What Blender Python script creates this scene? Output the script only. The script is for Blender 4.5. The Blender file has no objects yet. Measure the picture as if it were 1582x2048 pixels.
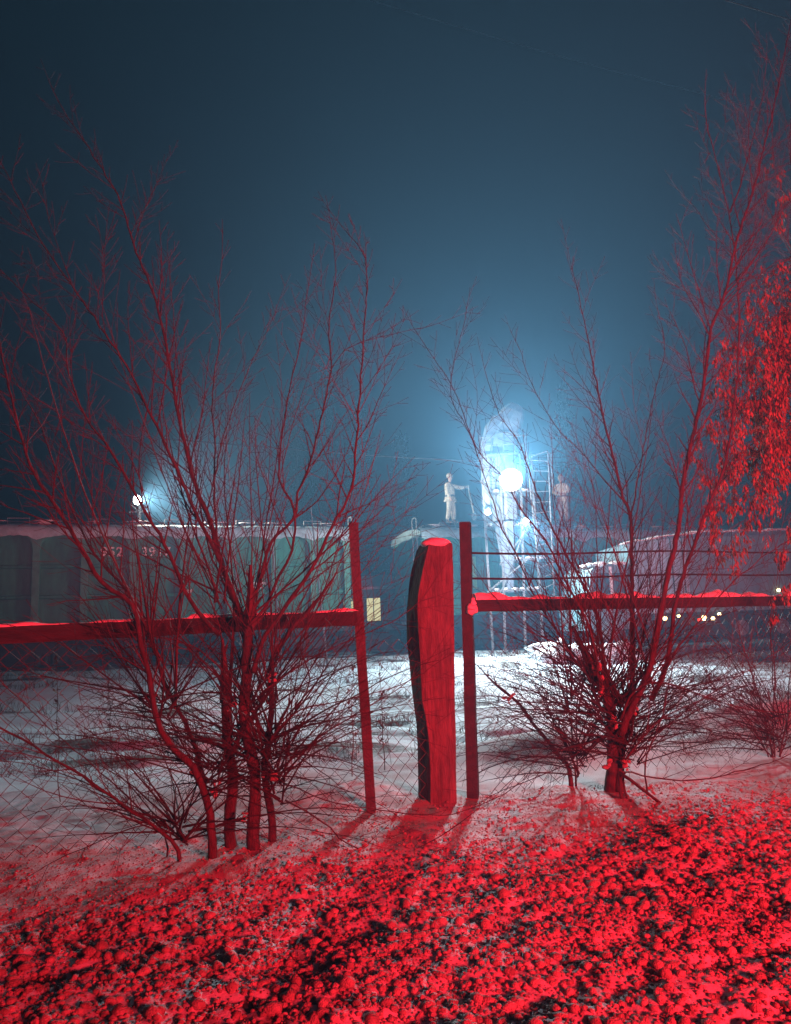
import bpy, bmesh, math, random
import numpy as np
from mathutils import Vector, Matrix

random.seed(7)
RNG = np.random.default_rng(11)
SC = bpy.context.scene
COL = SC.collection
PI = math.pi

# ------------------------------------------------------------------ camera
W0, H0, F0 = 1582.0, 2048.0, 1547.0
EYE = Vector((0.0, 0.0, 1.4))
PITCH, ROLL = math.radians(8.86), math.radians(2.2)
FWD = Vector((0, math.cos(PITCH), math.sin(PITCH)))
RT0 = Vector((1, 0, 0))
UP0 = Vector((0, -math.sin(PITCH), math.cos(PITCH)))
CR, SR = math.cos(ROLL), math.sin(ROLL)


def at(px, py, D):
    """real place of something seen at a photo pixel and standing D metres away (measured along world Y)"""
    u, v = px - W0 / 2, H0 / 2 - py
    a, b = u * CR + v * SR, -u * SR + v * CR
    d = FWD * F0 + RT0 * a + UP0 * b
    return EYE + d * (D / d.y)


cam_d = bpy.data.cameras.new('camera')
cam_d.sensor_fit = 'HORIZONTAL'
cam_d.sensor_width = 36.0
cam_d.lens = 36.0 * F0 / W0
cam_d.clip_start, cam_d.clip_end = 0.05, 3000
cam = bpy.data.objects.new('camera', cam_d)
COL.objects.link(cam)
cr = RT0 * CR - UP0 * SR
cu = RT0 * SR + UP0 * CR
M = Matrix((cr, cu, -FWD)).transposed().to_4x4()
M.translation = EYE
cam.matrix_world = M
SC.camera = cam

# ------------------------------------------------------------------ materials
def nodes(m):
    m.use_nodes = True
    nt = m.node_tree
    return nt, nt.nodes, nt.links


def mat(name, col, rough=0.7, var=0.25, scale=8.0, bump=0.0, bscale=40.0, metal=0.0, col2=None, streak=None):
    m = bpy.data.materials.new(name)
    nt, N, L = nodes(m)
    b = N['Principled BSDF']
    tc = N.new('ShaderNodeTexCoord')
    src = tc.outputs['Object']
    if streak:
        mp = N.new('ShaderNodeMapping')
        mp.inputs['Scale'].default_value = streak
        L.new(src, mp.inputs[0])
        src = mp.outputs[0]
    n = N.new('ShaderNodeTexNoise')
    n.inputs['Scale'].default_value = scale
    n.inputs['Detail'].default_value = 6
    n.inputs['Roughness'].default_value = 0.65
    L.new(src, n.inputs['Vector'])
    r = N.new('ShaderNodeValToRGB')
    c2 = col2 or tuple(c * (1 - var) for c in col)
    r.color_ramp.elements[0].position = 0.36
    r.color_ramp.elements[1].position = 0.66
    r.color_ramp.elements[0].color = (*c2, 1)
    r.color_ramp.elements[1].color = (*[min(1, c * (1 + var * .4)) for c in col], 1)
    L.new(n.outputs['Fac'], r.inputs[0])
    L.new(r.outputs[0], b.inputs['Base Color'])
    b.inputs['Roughness'].default_value = rough
    b.inputs['Metallic'].default_value = metal
    if bump:
        n2 = N.new('ShaderNodeTexNoise')
        n2.inputs['Scale'].default_value = bscale
        n2.inputs['Detail'].default_value = 5
        L.new(src, n2.inputs['Vector'])
        bp = N.new('ShaderNodeBump')
        bp.inputs['Strength'].default_value = bump
        bp.inputs['Distance'].default_value = 0.02
        L.new(n2.outputs['Fac'], bp.inputs['Height'])
        L.new(bp.outputs[0], b.inputs['Normal'])
    return m


def emit(name, col, strength):
    m = bpy.data.materials.new(name)
    nt, N, L = nodes(m)
    N.remove(N['Principled BSDF'])
    e = N.new('ShaderNodeEmission')
    n = N.new('ShaderNodeTexNoise')
    n.inputs['Scale'].default_value = 6
    mx = N.new('ShaderNodeMix')
    mx.data_type = 'RGBA'
    mx.inputs[6].default_value = (*[c * .75 for c in col], 1)
    mx.inputs[7].default_value = (*col, 1)
    L.new(n.outputs['Fac'], mx.inputs[0])
    L.new(mx.outputs[2], e.inputs[0])
    e.inputs[1].default_value = strength
    L.new(e.outputs[0], N['Material Output'].inputs[0])
    return m


def ground_mat():
    m = bpy.data.materials.new('snow_ground')
    nt, N, L = nodes(m)
    b = N['Principled BSDF']
    at_ = N.new('ShaderNodeAttribute')
    at_.attribute_name = 'soil_shade'
    tc = N.new('ShaderNodeTexCoord')
    n = N.new('ShaderNodeTexNoise')
    n.inputs['Scale'].default_value = 14
    n.inputs['Detail'].default_value = 8
    n.inputs['Roughness'].default_value = .7
    L.new(tc.outputs['Object'], n.inputs['Vector'])
    sub = N.new('ShaderNodeMath')
    sub.operation = 'ADD'
    L.new(at_.outputs['Fac'], sub.inputs[0])
    L.new(n.outputs['Fac'], sub.inputs[1])
    rr = N.new('ShaderNodeMapRange')
    rr.inputs[1].default_value, rr.inputs[2].default_value = .85, 1.15
    L.new(sub.outputs[0], rr.inputs[0])
    mx = N.new('ShaderNodeMix')
    mx.data_type = 'RGBA'
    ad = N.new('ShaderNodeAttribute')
    ad.attribute_name = 'red_glow'
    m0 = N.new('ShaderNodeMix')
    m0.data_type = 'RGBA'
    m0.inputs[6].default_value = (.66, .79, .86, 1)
    m0.inputs[7].default_value = (.27, .105, .108, 1)  # snow up to the fence: red lamplight put into a darker, redder colour
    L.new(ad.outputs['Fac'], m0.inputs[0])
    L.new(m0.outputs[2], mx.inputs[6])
    mx.inputs[7].default_value = (.055, .05, .04, 1)
    L.new(rr.outputs[0], mx.inputs[0])
    L.new(mx.outputs[2], b.inputs['Base Color'])
    b.inputs['Roughness'].default_value = .75
    n2 = N.new('ShaderNodeTexNoise')
    n2.inputs['Scale'].default_value = 45
    n2.inputs['Detail'].default_value = 6
    n2.inputs['Roughness'].default_value = .7
    L.new(tc.outputs['Object'], n2.inputs['Vector'])
    bp = N.new('ShaderNodeBump')
    bp.inputs['Strength'].default_value = .5
    bp.inputs['Distance'].default_value = .015
    L.new(n2.outputs['Fac'], bp.inputs['Height'])
    L.new(bp.outputs[0], b.inputs['Normal'])
    return m


MT = {
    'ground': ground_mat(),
    'snow': mat('packed_snow', (.82, .84, .86), .7, .12, 20, .5, 60),
    'roof_snow': mat('cool_roof_snow', (.42, .60, .64), .8, .3, 3, .5, 20),  # snow tinted blue in its colour to offset the red lamplight
    'twig_shaded': mat('shaded_twig_bark', (.030, .018, .022), .9, .4, 20),  # low shoots: silhouette shade put into a darker bark colour
    'rib': mat('wagon_rib_green', (.07, .30, .22), .6, .3, 4, .1, 30),
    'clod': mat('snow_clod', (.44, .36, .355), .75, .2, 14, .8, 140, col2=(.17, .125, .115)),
    'bark': mat('bark', (.062, .034, .044), .85, .5, 30, .6, 90, streak=(1, 1, .3)),
    'twig': mat('twig_bark', (.068, .030, .040), .85, .4, 20),
    'seed': mat('dry_seed', (.26, .18, .11), .8, .7, 9),
    'post_metal': mat('painted_metal_post', (.034, .027, .033), .6, .4, 12, .3, 60),
    'post_rough': mat('weathered_concrete', (.14, .105, .11), .9, .5, 22, 1.0, 70, streak=(1, 1, .16)),
    'rail_wood': mat('weathered_rail', (.030, .022, .026), .8, .45, 10, .4, 60, streak=(.3, .3, 2)),
    'wire': mat('rusty_wire', (.06, .045, .04), .7, .4, 30),
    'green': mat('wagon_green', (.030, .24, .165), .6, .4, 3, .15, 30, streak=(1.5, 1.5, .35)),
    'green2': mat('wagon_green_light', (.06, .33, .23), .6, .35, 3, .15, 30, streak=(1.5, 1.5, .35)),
    'roof': mat('wagon_roof', (.20, .30, .31), .7, .3, 5),
    'dark': mat('dark_iron', (.02, .018, .018), .7, .4, 8),
    'steel': mat('galvanised_steel', (.20, .22, .23), .5, .25, 6, .1, 30),
    'pale': mat('pale_sheet_metal', (.26, .32, .40), .5, .22, 4, .1, 20),
    'white': mat('white_marking', (.85, .85, .83), .7, .35, 14),
    'label': mat('paper_notice', (.62, .66, .64), .8, .25, 14),
    'tarp': mat('grey_tarpaulin', (.17, .31, .36), .7, .25, 3, .4, 8, streak=(1, 1, .4)),
    'tarp_lit': mat('lit_tarpaulin', (.36, .62, .70), .7, .3, 3, .4, 8, streak=(2, 2, .3)),  # same cover as the grey one, with lamplight in its colour
    'cab': mat('cab_paint', (.14, .26, .30), .5, .3, 4),
    'glass': mat('dark_window', (.05, .06, .07), .15, .3, 3),
    'rubber': mat('tyre_rubber', (.02, .02, .02), .9, .3, 10),
    'jacket': mat('pale_work_jacket', (.62, .58, .47), .9, .3, 14, .4, 30),
    'trousers': mat('pale_work_trousers', (.52, .50, .42), .9, .35, 14, .4, 30),
    'skin': mat('skin', (.55, .36, .28), .6, .15, 14),
    'hat': mat('knit_hat', (.50, .45, .34), .95, .3, 30),
    'boot': mat('boot', (.10, .09, .08), .8, .3, 20),
    'band': mat('dark_band', (.12, .12, .12), .8, .3, 20),
    'shaft': mat('shovel_shaft', (.60, .55, .45), .7, .3, 20),
    'brick': mat('hut_wall', (.16, .17, .16), .9, .3, 5),
    'cable': mat('black_cable', (.012, .012, .014), .7, .2, 5),
    'conifer': mat('conifer_needles', (.05, .075, .055), .9, .4, 10),
    'weed': mat('dry_weed', (.09, .07, .05), .9, .4, 20),
    'ballast': mat('snowy_ballast', (.35, .35, .35), .9, .5, 10, .5, 30),
    'flood': emit('floodlight_glow', (.92, .97, 1.0), 60),
    'lamp2': emit('small_lamp_glow', (.92, .97, 1.0), 25),
    'amber': emit('amber_light', (1.0, .45, .08), 9),
    'warm': emit('warm_white_light', (1.0, .75, .38), 9),
    'tail': emit('red_light', (1.0, .05, .03), 4),
    'window': emit('lit_window', (.95, .92, .50), .75),
    'lit_green': mat('lit_wagon_green', (.22, .62, .30), .6, .25, 5),
}

# ------------------------------------------------------------------ mesh helpers
class MB:
    def __init__(s):
        s.v, s.f, s.mi = [], [], []
        s.slot = 0

    def add(s, verts, faces):
        o = len(s.v)
        s.v.extend([tuple(p) for p in verts])
        s.f.extend([tuple(i + o for i in f) for f in faces])
        s.mi.extend([s.slot] * len(faces))

    def box(s, x0, x1, y0, y1, z0, z1):
        v = [(x0, y0, z0), (x1, y0, z0), (x1, y1, z0), (x0, y1, z0), (x0, y0, z1), (x1, y0, z1), (x1, y1, z1), (x0, y1, z1)]
        s.add(v, [(0, 3, 2, 1), (4, 5, 6, 7), (0, 1, 5, 4), (1, 2, 6, 5), (2, 3, 7, 6), (3, 0, 4, 7)])
        return s

    def prism(s, prof, axis, a0, a1):
        """profile [(p,q)] extruded along axis x / y / z"""
        n = len(prof)

        def pt(p, q, a):
            return {'x': (a, p, q), 'y': (p, a, q), 'z': (p, q, a)}[axis]
        v = [pt(p, q, a0) for p, q in prof] + [pt(p, q, a1) for p, q in prof]
        f = [(i, (i + 1) % n, (i + 1) % n + n, i + n) for i in range(n)]
        f += [tuple(range(n - 1, -1, -1)), tuple(range(n, 2 * n))]
        s.add(v, f)
        return s

    def tube(s, pts, radii, sides=5, cap=True, twist=0.0):
        pts = [Vector(p) for p in pts]
        if not isinstance(radii, (list, tuple)):
            radii = [radii] * len(pts)
        n = len(pts)
        t = (pts[1] - pts[0]).normalized()
        ref = Vector((0, 0, 1)) if abs(t.z) < .9 else Vector((1, 0, 0))
        a = t.cross(ref).normalized()
        vs = []
        for i in range(n):
            t = (pts[min(i + 1, n - 1)] - pts[max(i - 1, 0)])
            if t.length < 1e-9:
                t = Vector((0, 0, 1))
            t.normalize()
            a = a - t * a.dot(t)
            if a.length < 1e-6:
                a = t.orthogonal()
            a.normalize()
            b = t.cross(a)
            for k in range(sides):
                an = 2 * PI * k / sides + twist
                vs.append(pts[i] + (a * math.cos(an) + b * math.sin(an)) * radii[i])
        fs = []
        for i in range(n - 1):
            for k in range(sides):
                k2 = (k + 1) % sides
                fs.append((i * sides + k, i * sides + k2, (i + 1) * sides + k2, (i + 1) * sides + k))
        if cap:
            fs.append(tuple(range(sides - 1, -1, -1)))
            fs.append(tuple((n - 1) * sides + k for k in range(sides)))
        s.add(vs, fs)
        return s

    def lathe(s, c, prof, axis='y', sides=20):
        """profile [(radius, offset)] turned about an axis through c"""
        c = Vector(c)
        ax = {'x': Vector((1, 0, 0)), 'y': Vector((0, 1, 0)), 'z': Vector((0, 0, 1))}[axis] if isinstance(axis, str) else Vector(axis).normalized()
        a = ax.orthogonal().normalized()
        b = ax.cross(a)
        vs, fs = [], []
        for r, o in prof:
            for k in range(sides):
                an = 2 * PI * k / sides
                vs.append(c + ax * o + (a * math.cos(an) + b * math.sin(an)) * r)
        n = len(prof)
        for i in range(n - 1):
            for k in range(sides):
                k2 = (k + 1) % sides
                fs.append((i * sides + k, i * sides + k2, (i + 1) * sides + k2, (i + 1) * sides + k))
        fs.append(tuple(range(sides - 1, -1, -1)))
        fs.append(tuple((n - 1) * sides + k for k in range(sides)))
        s.add(vs, fs)
        return s

    def lump(s, c, rx, ry, rz, seed=0, sub=2, rough=.25):
        v, f = ICO[sub]
        r = random.Random(seed)
        ph = [r.uniform(0, 6.28) for _ in range(9)]
        out = []
        for p in v:
            k = 1 + rough * (math.sin(p[0] * 3.1 + ph[0]) * math.sin(p[1] * 2.7 + ph[1]) + .5 * math.sin(p[2] * 5.3 + ph[2] + p[0] * 4) + .3 * math.sin(p[0] * 9 + ph[3]) * math.sin(p[1] * 8 + ph[4]))
            out.append((c[0] + p[0] * rx * k, c[1] + p[1] * ry * k, c[2] + p[2] * rz * k))
        s.add(out, f)
        return s


def _ico(sub):
    bm = bmesh.new()
    bmesh.ops.create_icosphere(bm, subdivisions=sub, radius=1)
    v = [tuple(x.co) for x in bm.verts]
    f = [tuple(x.index for x in fc.verts) for fc in bm.faces]
    bm.free()
    return v, f


ICO = {1: _ico(1), 2: _ico(2), 3: _ico(3)}
ORIGIN = {}


def link(o, parent=None):
    COL.objects.link(o)
    if parent is not None:
        o.parent = parent
    return o


def tag(o, label, cat, group=None, kind=None):
    if label:
        o['label'] = label
    if cat:
        o['category'] = cat
    if group:
        o['group'] = group
    if kind:
        o['kind'] = kind
    return o


def thing(name, label, cat, loc=(0, 0, 0), rotz=0.0, group=None):
    o = bpy.data.objects.new(name, None)
    o.empty_display_size = .2
    link(o)
    o.location = loc
    o.rotation_euler = (0, 0, rotz)
    ORIGIN[o.name] = Vector(loc)
    return tag(o, label, cat, group)


def obj(name, mb, mats, parent=None, smooth=False, local=False):
    """local: the shape is already in the parent's own axes; otherwise it is in world axes and the parent is unrotated"""
    me = bpy.data.meshes.new(name)
    off = Vector((0, 0, 0))
    if parent is not None and not local:
        off = ORIGIN.get(parent.name, Vector((0, 0, 0)))
    vs = mb.v if off.length == 0 else [(p[0] - off.x, p[1] - off.y, p[2] - off.z) for p in mb.v]
    me.from_pydata(vs, [], mb.f)
    if not isinstance(mats, (list, tuple)):
        mats = [mats]
    for m in mats:
        me.materials.append(MT[m])
    if len(mats) > 1:
        me.polygons.foreach_set('material_index', mb.mi)
    if smooth:
        me.polygons.foreach_set('use_smooth', [True] * len(me.polygons))
    me.update()
    o = bpy.data.objects.new(name, me)
    link(o, parent)
    if parent is not None and not local:
        ORIGIN[o.name] = off
    return o


# ------------------------------------------------------------------ noise
def vnoise(x, y, scale, seed):
    r = np.random.default_rng(seed)
    g = r.random((256, 256))
    X, Y = x / scale + 1000.3, y / scale + 1000.7
    xi, yi = np.floor(X).astype(int), np.floor(Y).astype(int)
    fx, fy = X - xi, Y - yi
    fx, fy = fx * fx * (3 - 2 * fx), fy * fy * (3 - 2 * fy)
    a, b = g[xi % 256, yi % 256], g[(xi + 1) % 256, yi % 256]
    c, d = g[xi % 256, (yi + 1) % 256], g[(xi + 1) % 256, (yi + 1) % 256]
    return (a * (1 - fx) + b * fx) * (1 - fy) + (c * (1 - fx) + d * fx) * fy


def sstep(a, b, x):
    t = np.clip((x - a) / (b - a), 0, 1)
    return t * t * (3 - 2 * t)


TYAW = math.radians(19.3)
T0 = Vector((-1.53, 26.0))
TDIR = Vector((math.cos(TYAW), math.sin(TYAW)))
TN = Vector((-math.sin(TYAW), math.cos(TYAW)))


def clod_mask(x, y):
    edge = 5.0 + .30 * x + .5 * sstep(.8, 2.2, x) + .35 * (vnoise(x, y, .9, 5) - .5) + .25 * np.exp(-((x + .4) / .9) ** 2)
    return 1 - sstep(-.6, .55, y - edge)


def height(x, y):
    x, y = np.asarray(x, float), np.asarray(y, float)
    d = TN.x * (x - T0.x) + TN.y * (y - T0.y)
    z = .62 * sstep(-15, -3.5, d)
    far = sstep(7, 11, y)
    z = z + far * (.16 * (vnoise(x, y * 2.2, 2.6, 1) - .5) + .09 * (vnoise(x, y * 2.5, .7, 2) - .5) + .05 * (vnoise(x, y * 2, .28, 22) - .5))
    # drifts behind the fence on the right, a bank behind the right shrub
    z = z + .42 * np.exp(-((x - 5.0) / 1.7) ** 2 - ((y - 10.2) / .9) ** 2)
    z = z + .26 * np.exp(-((x - 1.5) / .9) ** 2 - ((y - 8.9) / .7) ** 2)
    z = z + .10 * np.exp(-((x + .5) / .5) ** 2 - ((y - 7.2) / .5) ** 2)
    near = 1 - sstep(6.5, 9, y)
    z = z + near * (.06 * (vnoise(x, y, 1.3, 3) - .5) + .034 * (vnoise(x, y, .35, 4) - .5) + .022 * (vnoise(x, y, .09, 14) - .5))
    cm = clod_mask(x, y)
    # ruts of tyres running along the verge
    u = y - .34 * x
    rut = np.exp(-((u - 3.05 + .05 * np.sin(x * 2)) / .10) ** 2) + .8 * np.exp(-((u - 4.05 + .06 * np.sin(x * 1.3)) / .09) ** 2) + .7 * np.exp(-((u - 2.35) / .10) ** 2)
    z = z - .018 * cm * rut
    z = z + cm * (.030 * (vnoise(x, y, .22, 6) - .5) + .020 * (vnoise(x, y, .085, 7) - .5) + .018 * (vnoise(x, y, .04, 8) - .5))
    return z


def hz(x, y):
    return float(height(np.array([x]), np.array([y]))[0])


# ------------------------------------------------------------------ ground
def build_ground():
    xs = np.concatenate([-np.geomspace(400, 4.2, 46), np.arange(-4.1, 5.6, .021), np.geomspace(5.65, 400, 48)])
    ys = np.concatenate([-np.geomspace(60, .3, 12), np.arange(0, 2.4, .12), np.arange(2.4, 7.4, .0215), np.geomspace(7.45, 34, 170), np.geomspace(35, 600, 24)])
    X, Y = np.meshgrid(xs, ys)
    Z = height(X, Y)
    nx, ny = len(xs), len(ys)
    V = np.stack([X, Y, Z], -1).reshape(-1, 3)
    i = np.arange(nx * ny).reshape(ny, nx)
    Fq = np.stack([i[:-1, :-1], i[:-1, 1:], i[1:, 1:], i[1:, :-1]], -1).reshape(-1, 4)
    me = bpy.data.meshes.new('snowy_ground')
    me.vertices.add(len(V))
    me.vertices.foreach_set('co', V.ravel())
    me.loops.add(Fq.size)
    me.loops.foreach_set('vertex_index', Fq.ravel())
    me.polygons.add(len(Fq))
    me.polygons.foreach_set('loop_start', np.arange(0, Fq.size, 4))
    me.polygons.foreach_set('loop_total', np.full(len(Fq), 4))
    me.polygons.foreach_set('use_smooth', np.ones(len(Fq), bool))
    me.update()
    cm = clod_mask(X, Y)
    loc = vnoise(X, Y, .085, 7) + .7 * vnoise(X, Y, .22, 6) + .6 * vnoise(X, Y, .04, 8)
    soil_shade = cm * (.16 * sstep(1.25, .80, loc) + .55 * sstep(.50, .78, vnoise(X, Y * 1.6, .45, 9)) * sstep(1.5, .95, loc))  # low spots between clods: bare soil plus their shade put into the colour
    # dry grass showing through in the field
    d = TN.x * (X - T0.x) + TN.y * (Y - T0.y)
    soil_shade = soil_shade + sstep(8, 10, Y) * .70 * sstep(.55, .80, vnoise(X, Y * 3.2, 1.7, 12) * .7 + .3 * vnoise(X, Y * 2, .4, 13)) + .25 * sstep(-2.2, -.8, d)
    a = me.attributes.new('soil_shade', 'FLOAT', 'POINT')
    a.data.foreach_set('value', soil_shade.ravel().astype(np.float32))
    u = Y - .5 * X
    red_glow = (1 - sstep(7.0, 11.5, u + 1.5 * (vnoise(X, Y, 1.1, 31) - .5))) * (.75 + .5 * (vnoise(X, Y, .3, 32) - .5))
    red_glow = red_glow * (1 - .55 * cm)
    a = me.attributes.new('red_glow', 'FLOAT', 'POINT')
    a.data.foreach_set('value', np.clip(red_glow, 0, 1).ravel().astype(np.float32))
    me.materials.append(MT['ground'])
    o = bpy.data.objects.new('ground', me)
    link(o)
    tag(o, 'snow covered ground, trampled and red lit in front', None, kind='structure')


def build_clods():
    n = 170000
    x = RNG.uniform(-3.4, 4.8, n)
    y = RNG.uniform(2.5, 7.2, n)
    dens = np.maximum(.50 * (1 - sstep(6.2, 7.0, y - .4 * x)), clod_mask(x, y) * (.58 + .42 * sstep(.35, .6, vnoise(x, y, .5, 21))))
    keep = RNG.random(n) < dens
    x, y = x[keep], y[keep]
    n = len(x)
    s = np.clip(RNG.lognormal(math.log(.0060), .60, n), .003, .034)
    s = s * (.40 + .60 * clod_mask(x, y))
    z = height(x, y) + s * .25
    v, f = np.array(ICO[1][0]), np.array(ICO[1][1])
    k = len(v)
    ph = RNG.uniform(0, 6.28, (n, 6))
    P = v[None]
    r = 1 + .17 * np.sin(P[..., 0] * 3.4 + ph[:, None, 0]) * np.sin(P[..., 1] * 3.1 + ph[:, None, 1]) + .13 * np.sin(P[..., 2] * 5.2 + ph[:, None, 2] + 3 * P[..., 0]) + .13 * np.sin(P[..., 0] * 9 + ph[:, None, 3]) * np.sin(P[..., 1] * 8.5 + ph[:, None, 4])
    sc = s[:, None, None] * np.stack([RNG.uniform(.75, 1.4, n), RNG.uniform(.75, 1.3, n), RNG.uniform(.6, 1.0, n)], -1)[:, None]
    Q = P * r[..., None] * sc
    an = ph[:, 5]
    ca, sa = np.cos(an)[:, None], np.sin(an)[:, None]
    Q = np.stack([Q[..., 0] * ca - Q[..., 1] * sa, Q[..., 0] * sa + Q[..., 1] * ca, Q[..., 2]], -1)
    Q += np.stack([x, y, z], -1)[:, None]
    Fa = (f[None] + (np.arange(n) * k)[:, None, None]).reshape(-1, 3)
    me = bpy.data.meshes.new('snow_clods')
    V = Q.reshape(-1, 3)
    me.vertices.add(len(V))
    me.vertices.foreach_set('co', V.ravel())
    me.loops.add(Fa.size)
    me.loops.foreach_set('vertex_index', Fa.ravel())
    me.polygons.add(len(Fa))
    me.polygons.foreach_set('loop_start', np.arange(0, Fa.size, 3))
    me.polygons.foreach_set('loop_total', np.full(len(Fa), 3))
    me.polygons.foreach_set('use_smooth', np.ones(len(Fa), bool))
    me.update()
    me.materials.append(MT['clod'])
    o = bpy.data.objects.new('snow_clods', me)
    link(o)
    tag(o, 'crumbled lumps of frozen snow strewn over the trampled verge', 'snow', kind='stuff')


build_ground()
build_clods()

# ------------------------------------------------------------------ railway track
mb = MB()
for off in (-.76, .76):
    a = T0 + TN * (off + 1.55) - TDIR * 40
    b = T0 + TN * (off + 1.55) + TDIR * 60
    w = TN * .035
    vs = []
    for p in (a, b):
        for sgn, zz in ((-1, .5), (1, .5), (1, .68), (-1, .68)):
            q = p + w * sgn
            vs.append((q.x, q.y, zz))
    mb.add(vs, [(0, 1, 5, 4), (1, 2, 6, 5), (2, 3, 7, 6), (3, 0, 4, 7), (3, 2, 1, 0), (4, 5, 6, 7)])
o = obj('railway_track', mb, 'dark')
tag(o, 'pair of iron rails under the goods wagons', None, kind='structure')


# ------------------------------------------------------------------ hopper wagons
RAILZ = .68


def text_mesh(txt, size, name, parent, loc, rot, m):
    cu_ = bpy.data.curves.new(name, 'FONT')
    cu_.body = txt
    cu_.size = size
    cu_.extrude = .002
    cu_.offset = .008
    cu_.space_character = 1.12
    t = bpy.data.objects.new('tmp_text', cu_)
    COL.objects.link(t)
    dg = bpy.context.evaluated_depsgraph_get()
    me = bpy.data.meshes.new_from_object(t.evaluated_get(dg))
    bpy.data.objects.remove(t)
    me.materials.clear()
    me.materials.append(MT[m])
    o = bpy.data.objects.new(name, me)
    link(o, parent)
    o.location = loc
    o.rotation_euler = rot
    return o


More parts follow.
